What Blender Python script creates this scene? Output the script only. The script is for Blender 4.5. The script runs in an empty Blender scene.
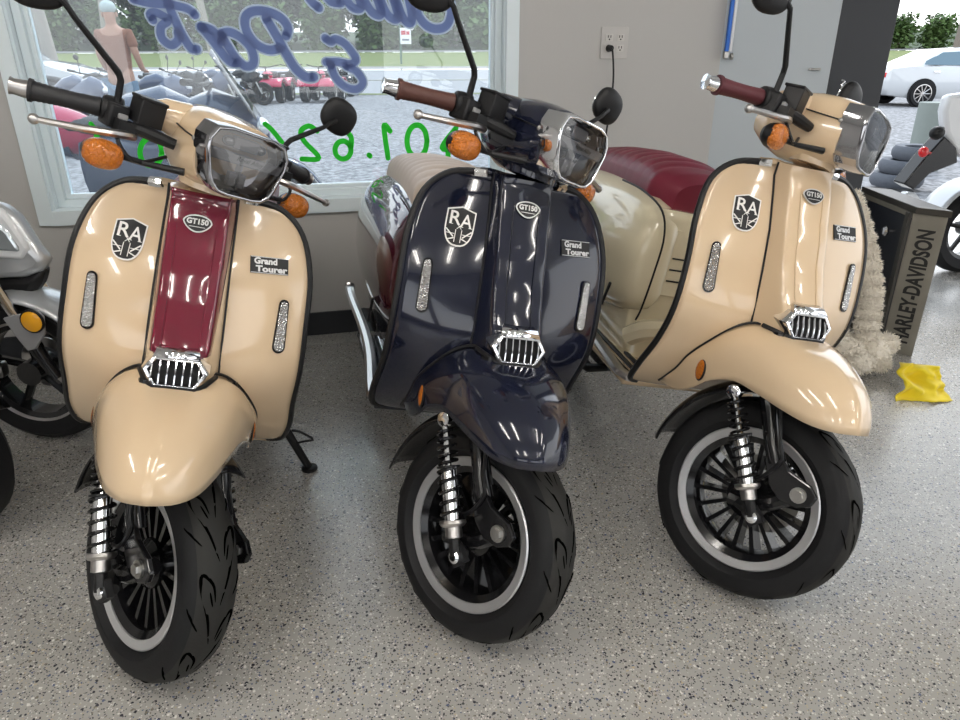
import bpy, bmesh, math, random
from math import sin, cos, pi, radians, sqrt, atan2
from mathutils import Vector, Matrix, noise
random.seed(7)
V = Vector
scene = bpy.context.scene
COL = scene.collection
# ------------------------------------------------------------------ camera
F, PITCH, ROLL, H = 695.6, 0.40734, -0.0034, 1.1475
cam = bpy.data.cameras.new('camera'); camo = bpy.data.objects.new('camera', cam); COL.objects.link(camo)
cam.sensor_width = 36; cam.lens = F*36/960; cam.clip_start = .02; cam.clip_end = 500
camo.matrix_world = Matrix.Translation((0, 0, H)) @ Matrix.Rotation(pi/2-PITCH, 4, 'X') @ Matrix.Rotation(ROLL, 4, 'Z')
scene.camera = camo

def ray(px, py):
    a, b = px-480, py-360
    u = a*cos(ROLL)+b*sin(ROLL); v = -a*sin(ROLL)+b*cos(ROLL)
    return V((u, F*cos(PITCH)-v*sin(PITCH), -F*sin(PITCH)-v*cos(PITCH)))
def at(px, py, Y):
    d = ray(px, py); return V((0, 0, H))+d*(Y/d.y)
def on_z(px, py, z=0.):
    d = ray(px, py); return V((0, 0, H))+d*((z-H)/d.z)
W0 = V((-.74, 2.966, 0)); WD = V((.972, .237, 0)).normalized(); WN = V((-.237, .972, 0)).normalized()
def on_wall(px, py, off=0.):
    d = ray(px, py); o = V((0, 0, H)); return o+d*(((W0-o).dot(WN)+off)/d.dot(WN))
def wuz(p): return ((p-W0).dot(WD), p.z)
def wp(u, z, off=0.): return W0+WD*u+WN*off+V((0, 0, z))

# ------------------------------------------------------------------ materials
MATS = {}
def mat(name, col, rough=.5, metal=0., coat=0., spec=.5, trans=0., emis=None, es=1., bump=None, alpha=None, sheen=0, ior=1.45, croug=.03):
    if name in MATS: return MATS[name]
    m = bpy.data.materials.new(name); m.use_nodes = True
    n = m.node_tree.nodes; b = n['Principled BSDF']
    b.inputs['Base Color'].default_value = (*col, 1); b.inputs['Roughness'].default_value = rough
    b.inputs['Metallic'].default_value = metal; b.inputs['Coat Weight'].default_value = coat
    b.inputs['Coat Roughness'].default_value = croug
    b.inputs['Specular IOR Level'].default_value = spec; b.inputs['Transmission Weight'].default_value = trans
    b.inputs['IOR'].default_value = ior
    if sheen: b.inputs['Sheen Weight'].default_value = sheen
    if emis: b.inputs['Emission Color'].default_value = (*emis, 1); b.inputs['Emission Strength'].default_value = es
    if bump:   # (scale, strength, distance)
        t = n.new('ShaderNodeTexNoise'); t.inputs['Scale'].default_value = bump[0]; t.inputs['Detail'].default_value = 5
        bp = n.new('ShaderNodeBump'); bp.inputs['Strength'].default_value = bump[1]; bp.inputs['Distance'].default_value = bump[2]
        tc = n.new('ShaderNodeTexCoord')
        l = m.node_tree.links
        l.new(tc.outputs['Object'], t.inputs['Vector'])
        l.new(t.outputs['Fac'], bp.inputs['Height']); l.new(bp.outputs['Normal'], b.inputs['Normal'])
    MATS[name] = m; return m
def vary(m, c2, scale, lo=.4, hi=.6, coord='Object', detail=4):
    """mix the base colour with c2 through noise"""
    n = m.node_tree.nodes; l = m.node_tree.links; b = n['Principled BSDF']
    c1 = tuple(b.inputs['Base Color'].default_value)
    tc = n.new('ShaderNodeTexCoord'); t = n.new('ShaderNodeTexNoise'); r = n.new('ShaderNodeMapRange'); mx = n.new('ShaderNodeMix')
    mx.data_type = 'RGBA'; t.inputs['Scale'].default_value = scale; t.inputs['Detail'].default_value = detail
    r.inputs['From Min'].default_value = lo; r.inputs['From Max'].default_value = hi
    l.new(tc.outputs[coord], t.inputs['Vector']); l.new(t.outputs['Fac'], r.inputs['Value']); l.new(r.outputs['Result'], mx.inputs['Factor'])
    mx.inputs['A'].default_value = c1; mx.inputs['B'].default_value = (*c2, 1)
    l.new(mx.outputs['Result'], b.inputs['Base Color']); return m
def srgb(r, g, b):
    f = lambda c: (c/255/12.92) if c/255 <= .04045 else ((c/255+.055)/1.055)**2.4
    return (f(r), f(g), f(b))

CREAM = mat('cream_paint', (.71, .535, .35), .16, coat=.8)
CREAM2 = mat('pale_cream_paint', (.74, .66, .47), .16, coat=.8)
NAVY = mat('navy_paint', (.008, .010, .023), .12, coat=.5, spec=.5)
MAROON = mat('maroon_paint', (.135, .004, .020), .12, coat=1.)
DMAROON = mat('dark_maroon_cowl', (.05, .006, .014), .12, coat=1.)  # dark maroon tone set on the navy scooter's side cowls
CHROME = mat('chrome', (.82, .83, .85), .07, metal=1)
SATIN = mat('satin_metal', (.55, .53, .52), .28, metal=1)
RIMM = mat('machined_rim', (.74, .74, .75), .34, metal=.75)
STEEL = mat('steel_bolt', (.45, .44, .42), .3, metal=1)
GBLACK = mat('gloss_black', (.007, .007, .008), .14, spec=.45, coat=.15)
BLACK = mat('black_plastic', (.010, .010, .011), .42, spec=.35)
RUBBER = mat('tyre_rubber', (.010, .010, .011), .6, spec=.28, bump=(180, .15, .002))
TREAD = mat('tyre_tread', (.021, .0205, .019), .6, spec=.3, bump=(120, .2, .002)); GROOVE = mat('tyre_groove', (.001, .001, .001), .8, spec=.0)
TRIMB = mat('black_rubber_trim', (.010, .010, .011), .4, spec=.35)
DARKIN = mat('dark_recess', (.004, .004, .005), .7)
AMBER = mat('amber_lens', (.62, .17, .008), .12, coat=.6, bump=(150, 1., .012))
REDL = mat('red_lens', (.65, .01, .015), .15, coat=.6)
GRIPB = mat('black_grip', (.018, .018, .02), .5, bump=(400, .5, .001))
GRIPR = mat('brown_grip', (.085, .032, .024), .5, bump=(400, .4, .001))
GRIPM = mat('maroon_grip', (.085, .015, .021), .5, bump=(400, .4, .001))
BMAT = mat('badge_black', (.010, .010, .011), .55)
BSIL = mat('badge_silver', (.62, .62, .62), .35, metal=.4)
DCHROME = mat('smoked_chrome', (.42, .42, .44), .10, metal=1)
SEATM = mat('maroon_leather', (.155, .012, .030), .38, bump=(160, .12, .002))
SEATB = mat('beige_leather', (.55, .45, .38), .42, bump=(160, .12, .002))
WHITEL = mat('white_badge', (.85, .83, .80), .3)
WHITEP = mat('white_plastic', (.72, .74, .76), .25, coat=.4)
SILVER = mat('silver_paint', (.52, .54, .56), .28, metal=.45, coat=.6)
LAMPIN = mat('lamp_reflector', (.62, .61, .61), .3, metal=1, bump=(60, .5, .004))

def crystal():
    m = mat('crystal_lens', (.62, .62, .62), .12, metal=.85)
    n = m.node_tree.nodes; l = m.node_tree.links; b = n['Principled BSDF']
    v = n.new('ShaderNodeTexVoronoi'); v.inputs['Scale'].default_value = 260; bp = n.new('ShaderNodeBump'); bp.inputs['Distance'].default_value = .004
    tc = n.new('ShaderNodeTexCoord'); l.new(tc.outputs['Object'], v.inputs['Vector'])
    l.new(v.outputs['Distance'], bp.inputs['Height']); l.new(bp.outputs['Normal'], b.inputs['Normal']); return m
CRYSTAL = crystal()
def glassmat(name, tint=(1, 1, 1), gl=.1, haze=0., rough=.02, hazecol=(.8, .85, .9)):
    m = bpy.data.materials.new(name); m.use_nodes = True; n = m.node_tree.nodes; l = m.node_tree.links
    n.clear(); o = n.new('ShaderNodeOutputMaterial'); t = n.new('ShaderNodeBsdfTransparent'); g = n.new('ShaderNodeBsdfGlossy')
    t.inputs[0].default_value = (*tint, 1); g.inputs['Roughness'].default_value = rough
    fr = n.new('ShaderNodeFresnel'); fr.inputs[0].default_value = 1.5
    ad = n.new('ShaderNodeMath'); ad.operation = 'ADD'; ad.inputs[1].default_value = gl-.04; ad.use_clamp = True; l.new(fr.outputs[0], ad.inputs[0])
    mx = n.new('ShaderNodeMixShader'); l.new(ad.outputs[0], mx.inputs[0]); l.new(t.outputs[0], mx.inputs[1]); l.new(g.outputs[0], mx.inputs[2])
    last = mx
    if haze:
        d = n.new('ShaderNodeBsdfTranslucent'); d.inputs[0].default_value = (*hazecol, 1)
        m2 = n.new('ShaderNodeMixShader'); m2.inputs[0].default_value = haze
        l.new(mx.outputs[0], m2.inputs[1]); l.new(d.outputs[0], m2.inputs[2]); last = m2
    l.new(last.outputs[0], o.inputs[0]); return m
PANE = glassmat('window_glass', (.96, .99, 1), .05, .045)
LENS = glassmat('lamp_glass', (.80, .80, .82), .08); LENSD = glassmat('smoked_lamp_glass', (.58, .58, .60), .10)
SHADE = glassmat('smoked_screen', (.10, .12, .18), .15, .05)

def floor_mat():
    m = mat('flake_epoxy_floor', (.3, .3, .3), .3)
    n = m.node_tree.nodes; l = m.node_tree.links; b = n['Principled BSDF']
    tc = n.new('ShaderNodeTexCoord')
    big = n.new('ShaderNodeTexNoise'); big.inputs['Scale'].default_value = 1.3; big.inputs['Detail'].default_value = 4
    l.new(tc.outputs['Object'], big.inputs['Vector'])
    base = n.new('ShaderNodeMix'); base.data_type = 'RGBA'; base.inputs['A'].default_value = (.385, .37, .34, 1); base.inputs['B'].default_value = (.44, .43, .41, 1)
    mr = n.new('ShaderNodeMapRange'); mr.inputs['From Min'].default_value = .35; mr.inputs['From Max'].default_value = .65
    l.new(big.outputs['Fac'], mr.inputs['Value']); l.new(mr.outputs['Result'], base.inputs['Factor'])
    prev = base.outputs['Result']
    # stains
    st = n.new('ShaderNodeTexNoise'); st.inputs['Scale'].default_value = 5.5; st.inputs['Detail'].default_value = 6; l.new(tc.outputs['Object'], st.inputs['Vector'])
    sr = n.new('ShaderNodeMapRange'); sr.inputs['From Min'].default_value = .68; sr.inputs['From Max'].default_value = .78; sr.inputs['To Max'].default_value = .55
    l.new(st.outputs['Fac'], sr.inputs['Value'])
    ms = n.new('ShaderNodeMix'); ms.data_type = 'RGBA'; ms.inputs['B'].default_value = (.24, .22, .16, 1)
    l.new(sr.outputs['Result'], ms.inputs['Factor']); l.new(prev, ms.inputs['A']); prev = ms.outputs['Result']
    for scale, thr, pal in ((250, .58, 0), (135, .80, 1)):
        wob = n.new('ShaderNodeTexNoise'); wob.inputs['Scale'].default_value = scale*.8; l.new(tc.outputs['Object'], wob.inputs['Vector'])
        add = n.new('ShaderNodeVectorMath'); add.operation = 'MULTIPLY_ADD'
        l.new(wob.outputs['Color'], add.inputs[0]); k = 1.2/scale; add.inputs[1].default_value = (k, k, k); l.new(tc.outputs['Object'], add.inputs[2])
        v = n.new('ShaderNodeTexVoronoi'); v.inputs['Scale'].default_value = scale; v.inputs['Randomness'].default_value = 1.
        l.new(add.outputs[0], v.inputs['Vector'])
        sep = n.new('ShaderNodeSeparateColor'); l.new(v.outputs['Color'], sep.inputs[0])
        g1 = n.new('ShaderNodeMath'); g1.operation = 'GREATER_THAN'; g1.inputs[1].default_value = thr; l.new(sep.outputs[0], g1.inputs[0])
        g2 = n.new('ShaderNodeMath'); g2.operation = 'LESS_THAN'; g2.inputs[1].default_value = .42; l.new(v.outputs['Distance'], g2.inputs[0])
        mu = n.new('ShaderNodeMath'); mu.operation = 'MULTIPLY'; l.new(g1.outputs[0], mu.inputs[0]); l.new(g2.outputs[0], mu.inputs[1])
        cr = n.new('ShaderNodeValToRGB'); cr.color_ramp.interpolation = 'CONSTANT'
        e = cr.color_ramp.elements; cols = [(0, (.035, .035, .045)), (.34, (.74, .72, .68)), (.62, (.10, .12, .20)), (.74, (.20, .18, .15)), (.86, (.50, .42, .30)), (.93, (.05, .05, .06))]
        e[0].position = 0; e[0].color = (*cols[0][1], 1); e[1].position = cols[1][0]; e[1].color = (*cols[1][1], 1)
        for p, c in cols[2:]:
            q = e.new(p); q.color = (*c, 1)
        l.new(sep.outputs[1], cr.inputs[0])
        mx = n.new('ShaderNodeMix'); mx.data_type = 'RGBA'; l.new(mu.outputs[0], mx.inputs['Factor']); l.new(prev, mx.inputs['A']); l.new(cr.outputs[0], mx.inputs['B'])
        prev = mx.outputs['Result']
    l.new(prev, b.inputs['Base Color'])
    rn = n.new('ShaderNodeMapRange'); rn.inputs['To Min'].default_value = .20; rn.inputs['To Max'].default_value = .34
    l.new(big.outputs['Fac'], rn.inputs['Value']); l.new(rn.outputs['Result'], b.inputs['Roughness'])
    bn = n.new('ShaderNodeTexNoise'); bn.inputs['Scale'].default_value = 70; l.new(tc.outputs['Object'], bn.inputs['Vector'])
    bp = n.new('ShaderNodeBump'); bp.inputs['Strength'].default_value = .25; bp.inputs['Distance'].default_value = .003
    l.new(bn.outputs['Fac'], bp.inputs['Height']); l.new(bp.outputs['Normal'], b.inputs['Normal'])
    b.inputs['Coat Weight'].default_value = .6; b.inputs['Coat Roughness'].default_value = .2
    return m

# ------------------------------------------------------------------ mesh builder
class MB:
    def __init__(s): s.v = []; s.f = []; s.m = []
    def add(s, vs, fs, mi=0):
        o = len(s.v); s.v += [V(p) for p in vs]
        for f in fs: s.f.append([i+o for i in f]); s.m.append(mi)
        return s
    def box(s, c, d, R=None, mi=0, taper=1.):
        R = R or Matrix.Identity(3); c = V(c); x, y, z = d[0]/2, d[1]/2, d[2]/2
        vs = [c+R@V((i*x*(taper if k > 0 else 1), j*y*(taper if k > 0 else 1), k*z)) for i in (-1, 1) for j in (-1, 1) for k in (-1, 1)]
        return s.add(vs, [(0, 1, 3, 2), (4, 6, 7, 5), (0, 4, 5, 1), (2, 3, 7, 6), (0, 2, 6, 4), (1, 5, 7, 3)], mi)
    def loft(s, loops, cap0=True, cap1=True, mi=0, closed=True):
        n = len(loops[0]); vs = [p for L in loops for p in L]; fs = []
        for i in range(len(loops)-1):
            for j in range(n if closed else n-1):
                k = (j+1) % n; fs.append((i*n+j, i*n+k, (i+1)*n+k, (i+1)*n+j))
        if cap0: fs.append(tuple(range(n-1, -1, -1)))
        if cap1: fs.append(tuple(range((len(loops)-1)*n, len(loops)*n)))
        return s.add(vs, fs, mi)
    def grid(s, rows, mi=0): return s.loft(rows, False, False, mi, closed=False)
    def tube(s, pts, r, n=8, closed=False, caps=True, mi=0, flat=None):
        pts = [V(p) for p in pts]; N = len(pts); rs = r if isinstance(r, (list, tuple)) else [r]*N
        T = []
        for i in range(N):
            a = pts[(i-1) % N] if (closed or i > 0) else pts[0]; b = pts[(i+1) % N] if (closed or i < N-1) else pts[-1]
            T.append((b-a).normalized())
        up = V((0, 0, 1)) if abs(T[0].z) < .9 else V((1, 0, 0))
        u = T[0].cross(up).normalized(); loops = []
        for i in range(N):
            u = (u-T[i]*u.dot(T[i])).normalized(); w = T[i].cross(u)
            fl = flat or 1.
            loops.append([pts[i]+(u*cos(2*pi*j/n)+w*sin(2*pi*j/n)*fl)*rs[i] for j in range(n)])
        if closed: loops.append(loops[0]); caps = False
        return s.loft(loops, caps, caps, mi)
    def cyl(s, a, b, r, r2=None, n=16, mi=0, caps=True):
        return s.tube([a, b], [r, r if r2 is None else r2], n, caps=caps, mi=mi)
    def lathe(s, prof, o=(0, 0, 0), axis=(0, 1, 0), n=32, mi=0, closed=False):
        o = V(o); a = V(axis).normalized(); up = V((0, 0, 1)) if abs(a.z) < .9 else V((1, 0, 0))
        u = a.cross(up).normalized(); w = a.cross(u)
        loops = [[o+a*h+(u*cos(2*pi*j/n)+w*sin(2*pi*j/n))*max(r, 1e-5) for j in range(n)] for r, h in prof]
        if closed: loops.append(loops[0])
        return s.loft(loops, not closed and prof[0][0] > 1e-4, not closed and prof[-1][0] > 1e-4, mi)
    def ell(s, c, r, R=None, nu=20, nv=12, mi=0, p=1.):
        R = R or Matrix.Identity(3); c = V(c); loops = []
        sg = lambda t: (abs(t)**p)*(1 if t >= 0 else -1)
        for i in range(nv+1):
            a = -pi/2+pi*i/nv; ca = max(cos(a), 1e-3)
            loops.append([c+R@V((r[0]*sg(ca*cos(2*pi*j/nu)), r[1]*sg(ca*sin(2*pi*j/nu)), r[2]*sg(sin(a)))) for j in range(nu)])
        return s.loft(loops, True, True, mi)
    def prism(s, pts, O, U, W, t, mi=0):
        """2-D polygon pts in plane (U,W) at O, extruded by t along U x W"""
        O = V(O); U = V(U).normalized(); W = V(W).normalized(); N = U.cross(W)
        a = [O+U*p[0]+W*p[1] for p in pts]; b = [q+N*t for q in a]
        return s.loft([a, b], True, True, mi)
    def xf(s, fn, start=0):
        for i in range(start, len(s.v)): s.v[i] = V(fn(s.v[i]))
        return s
    def build(s, name, mats, parent=None, loc=None, smooth=30, bevel=0, solid=0, sub=0, recalc=True, fn=None, face=None):
        if fn: s.xf(fn)
        me = bpy.data.meshes.new(name); me.from_pydata([tuple(p) for p in s.v], [], s.f)
        for m in (mats if isinstance(mats, (list, tuple)) else [mats]): me.materials.append(m)
        for p, i in zip(me.polygons, s.m): p.material_index = i
        if recalc:
            bm = bmesh.new(); bm.from_mesh(me); bmesh.ops.remove_doubles(bm, verts=bm.verts, dist=1e-6); bmesh.ops.recalc_face_normals(bm, faces=bm.faces); bm.to_mesh(me); bm.free()
        if face is not None:
            fv = V(face); tot = V((0, 0, 0))
            for p in me.polygons: tot += p.normal*p.area
            if tot.dot(fv) < 0: me.flip_normals()
        if smooth:
            me.shade_smooth(); me.set_sharp_from_angle(angle=radians(smooth))
        o = bpy.data.objects.new(name, me); COL.objects.link(o)
        if parent is not None: o.parent = parent
        if loc is not None: o.location = loc
        if solid: q = o.modifiers.new('s', 'SOLIDIFY'); q.thickness = solid; q.offset = -1
        if bevel: q = o.modifiers.new('b', 'BEVEL'); q.width = bevel; q.segments = 2; q.limit_method = 'ANGLE'; q.angle_limit = radians(40); q.harden_normals = False
        if sub: q = o.modifiers.new('u', 'SUBSURF'); q.levels = sub; q.render_levels = sub
        return o
def empty(name, loc=(0, 0, 0), rot=(0, 0, 0), label=None, cat=None, group=None):
    o = bpy.data.objects.new(name, None); COL.objects.link(o); o.location = loc; o.rotation_euler = rot
    if label: tag(o, label, cat, group)
    return o
def tag(o, label=None, cat=None, group=None, kind=None):
    if label: o['label'] = label
    if cat: o['category'] = cat
    if group: o['group'] = group
    if kind: o['kind'] = kind
    return o
def struct(o): o['kind'] = 'structure'; return o
def copy_tree(o, parent=None):
    c = o.copy(); COL.objects.link(c)
    if parent is not None: c.parent = parent
    for ch in [x for x in o.children]: copy_tree(ch, c)
    return c
def cr_spline(P, n):
    """Catmull-Rom through P resampled to n points"""
    P = [V(p) for p in P]; out = []
    for k in range(n):
        t = k/(n-1)*(len(P)-1); i = min(int(t), len(P)-2); f = t-i
        p0 = P[max(i-1, 0)]; p1 = P[i]; p2 = P[i+1]; p3 = P[min(i+2, len(P)-1)]
        out.append(.5*((2*p1)+(p2-p0)*f+(2*p0-5*p1+4*p2-p3)*f*f+(3*p1-p0-3*p2+p3)*f**3))
    return out
def interp(xs, ys, x):
    if (xs[0] < xs[-1]) != True: xs = xs[::-1]; ys = ys[::-1]
    if x <= xs[0]: return ys[0]
    if x >= xs[-1]: return ys[-1]
    for i in range(len(xs)-1):
        if xs[i] <= x <= xs[i+1]:
            t = (x-xs[i])/(xs[i+1]-xs[i]); return ys[i]*(1-t)+ys[i+1]*t
def text(mb, s, O, U, W, width, height, depth=.0006, shear=0., bold=0., mi=0, center=True):
    cu = bpy.data.curves.new('t', 'FONT'); cu.body = s; cu.size = 1; cu.shear = shear; cu.offset = bold; cu.resolution_u = 4; cu.space_character = 1.02
    ob = bpy.data.objects.new('t', cu); COL.objects.link(ob)
    dg = bpy.context.evaluated_depsgraph_get(); me = ob.evaluated_get(dg).to_mesh()
    vs = [v.co.copy() for v in me.vertices]; fs = [tuple(p.vertices) for p in me.polygons]
    x0 = min(v.x for v in vs); x1 = max(v.x for v in vs); y0 = min(v.y for v in vs); y1 = max(v.y for v in vs)
    ob.to_mesh_clear() if False else None
    sx = width/(x1-x0); sy = height/(y1-y0); O = V(O); U = V(U).normalized(); W = V(W).normalized(); N = U.cross(W)
    cx, cy = (x0+x1)/2, (y0+y1)/2
    P = [O+U*((v.x-cx)*sx)+W*((v.y-cy)*sy)+N*depth for v in vs]
    mb.add(P, fs, mi); bpy.data.objects.remove(ob); return mb
def ribbon(mb, pts, w, N, off, mi=0, n=None):
    """flat rounded stroke of width w through 3-D pts lying in a plane of normal N"""
    P = cr_spline(pts, n or max(2, len(pts)*5)) if len(pts) > 2 else [V(p) for p in pts]
    N = V(N); L = []; Rr = []
    for i, p in enumerate(P):
        t = (P[min(i+1, len(P)-1)]-P[max(i-1, 0)]).normalized(); s = t.cross(N).normalized()
        L.append(p+s*w/2+N*off); Rr.append(p-s*w/2+N*off)
    vs = L+Rr; k = len(P); mb.add(vs, [(i, i+1, k+i+1, k+i) for i in range(k-1)], mi)
    for c in (P[0], P[-1]):
        a = (P[1]-P[0]).normalized(); b = a.cross(N)
        mb.add([c+N*off+(a*cos(j*pi/6)+b*sin(j*pi/6))*w/2 for j in range(12)], [tuple(range(12))], mi)

# ================================================================== wheel
def tyre(mb, R=.229, W=.055, rr=.16, n=72, mi=0, treadmi=None, tread=True, c=(0, 0, .229), lean=0):
    prof = []
    for k in range(17):
        a = -pi/2+pi*k/16*1.0
        y = W*sin(a); r = R-.052+.052*max(cos(a), 0)**.75
        prof.append((r, y))
    inner = [(rr+.004, W*.72), (rr-.004, W*.62), (rr-.004, -W*.62), (rr+.004, -W*.72)]
    side = [(rr+.012, W*.93)]
    side2 = [(rr+.012, -W*.93)]
    prof = side2+prof+side+inner
    f0 = len(mb.f); mb.lathe(prof, c, (0, 1, 0), n, mi, closed=True)
    if treadmi is not None:
        for q_ in range(f0, len(mb.f)):
            if 5 <= (q_-f0)//n <= 12: mb.m[q_] = treadmi
def groove(mb, c, R, W, path, w=.0035, mi=0):
    """raised-dark groove stroke; path = [(angle_deg, y)]"""
    P = []
    for a, y in path:
        q = min(1, abs(y)/W); r = R-.052+.052*max(cos(math.asin(q)), 0)**.75+.0006
        t = radians(a); P.append(V((c[0]+r*cos(t), y, c[2]+r*sin(t))))
    P = cr_spline(P, len(P)*4); L = []; Rr = []
    for i, p in enumerate(P):
        t = (P[min(i+1, len(P)-1)]-P[max(i-1, 0)]).normalized()
        n = V((p.x-c[0], p.y*1.2, p.z-c[2])).normalized(); s = t.cross(n).normalized()
        k = 1-.85*abs(2*i/(len(P)-1)-1)**3
        L.append(p+s*w*k/2); Rr.append(p-s*w*k/2)
    m = len(P); mb.add(L+Rr, [(i, i+1, m+i+1, m+i) for i in range(m-1)], mi)
def wheel_parts(parent, fn=None, c=(0, 0, .229), spokes=18, detail=True, name='front', R=.229, W=.055):
    t = MB(); tyre(t, R, W, R-.069, 80 if detail else 40, 0, c=c, treadmi=2)
    if detail:
        for k in range(9):
            a = 40*k
            groove(t, c, R, W, [(a-4, -.002), (a+10, -.017), (a+26, -.034), (a+31, -.031), (a+26, -.014), (a+18, -.008)], .0065, 1)
            groove(t, c, R, W, [(a+16, .002), (a+30, .017), (a+46, .034), (a+51, .031), (a+46, .014), (a+38, .008)], .0065, 1)
            groove(t, c, R, W, [(a+4, -.030), (a+10, -.042), (a+15, -.049)], .005, 1)
            groove(t, c, R, W, [(a+19, .030), (a+25, .042), (a+30, .049)], .005, 1)
            groove(t, c, R, W, [(a+16, -.012), (a+23, -.019)], .0035, 1)
            groove(t, c, R, W, [(a+36, .012), (a+43, .019)], .0035, 1)
    to = t.build(name+'_tyre', [RUBBER, GROOVE, TREAD], parent, fn=fn, smooth=40, recalc=True)
    rr = R-.068
    r = MB()
    r.lathe([(rr, -.040), (rr+.001, -.043), (rr-.002, -.0450), (rr-.019, -.041), (rr-.020, -.036), (rr-.022, -.0), (rr-.020, .036), (rr-.019, .041), (rr-.002, .0450), (rr+.001, .043), (rr, .040), (rr-.004, .03), (rr-.004, -.03)], c, (0, 1, 0), 72, 0, closed=True)
    r.build(name+'_rim', RIMM, parent, fn=fn)
    h = MB()
    h.lathe([(rr-.0185, -.039), (rr-.034, -.030), (rr-.038, -.01), (rr-.038, .01), (rr-.034, .030), (rr-.0185, .039), (rr-.022, 0)], c, (0, 1, 0), 64, 0, closed=True)
    h.lathe([(.012, -.048), (.030, -.045), (.036, -.03), (.05, -.02), (.05, .02), (.036, .03), (.03, .045), (.012, .048)], c, (0, 1, 0), 32, 0)
    for k in range(spokes):
        a = 2*pi*k/spokes; d = V((cos(a), 0, sin(a))); e = V((-sin(a), 0, cos(a)))
        C = V(c); p0 = C+d*.044; p1 = C+d*(rr-.034)
        for (p, q, wy0, wy1, wt0, wt1) in ((p0, p1, .030, .045, .004, .0055),):
            vs = [p+e*wt0+V((0, -wy0/2, 0)), p-e*wt0+V((0, -wy0/2, 0)), p-e*wt0+V((0, wy0/2, 0)), p+e*wt0+V((0, wy0/2, 0)),
                  q+e*wt1+V((0, -wy1/2, 0)), q-e*wt1+V((0, -wy1/2, 0)), q-e*wt1+V((0, wy1/2, 0)), q+e*wt1+V((0, wy1/2, 0))]
            h.add(vs, [(0, 1, 5, 4), (1, 2, 6, 5), (2, 3, 7, 6), (3, 0, 4, 7)], 0)
    h.build(name+'_spokes', GBLACK, parent, fn=fn)
    return to

# ================================================================== the classic scooter
RAKE, SX = .29467, .06496
AX = V((-sin(RAKE), 0, cos(RAKE)))
zs = [.94, .927, .882, .804, .707, .604, .51, .425, .363, .348]
ws = [.076, .144, .195, .221, .226, .228, .226, .229, .213, .150]
xe = [-.222, -.247, -.243, -.210, -.181, -.173, -.208, -.258, -.308, -.340]
xc = [-.222, -.222, -.200, -.166, -.137, -.112, -.150, -.215, -.285, -.330]
def sh_x(y, z):
    w = interp(zs, ws, z); a = interp(zs, xe, z); b = interp(zs, xc, z)
    return a+(b-a)*(1-min(1, abs(y)/w)**2.2)
def sh_frame(y, z, off=0.):
    e = .004; p = V((sh_x(y, z), y, z)); U = V((sh_x(y+e, z)-sh_x(y-e, z), 2*e, 0)).normalized()
    Wv = V((sh_x(y, z+e*3)-sh_x(y, z-e*3), 0, 6*e)).normalized(); N = U.cross(Wv).normalized(); Wv = N.cross(U)
    return p+N*off, U, Wv, N
def steerfn(a):
    c, s = cos(a), sin(a)
    def f(p):
        v = p-V((SX, 0, 0)); return V((SX, 0, 0))+v*c+AX.cross(v)*s+AX*(AX.dot(v)*(1-c))
    return f
def sym(pts): return pts+[(-y, z) for y, z in reversed(pts)]

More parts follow.
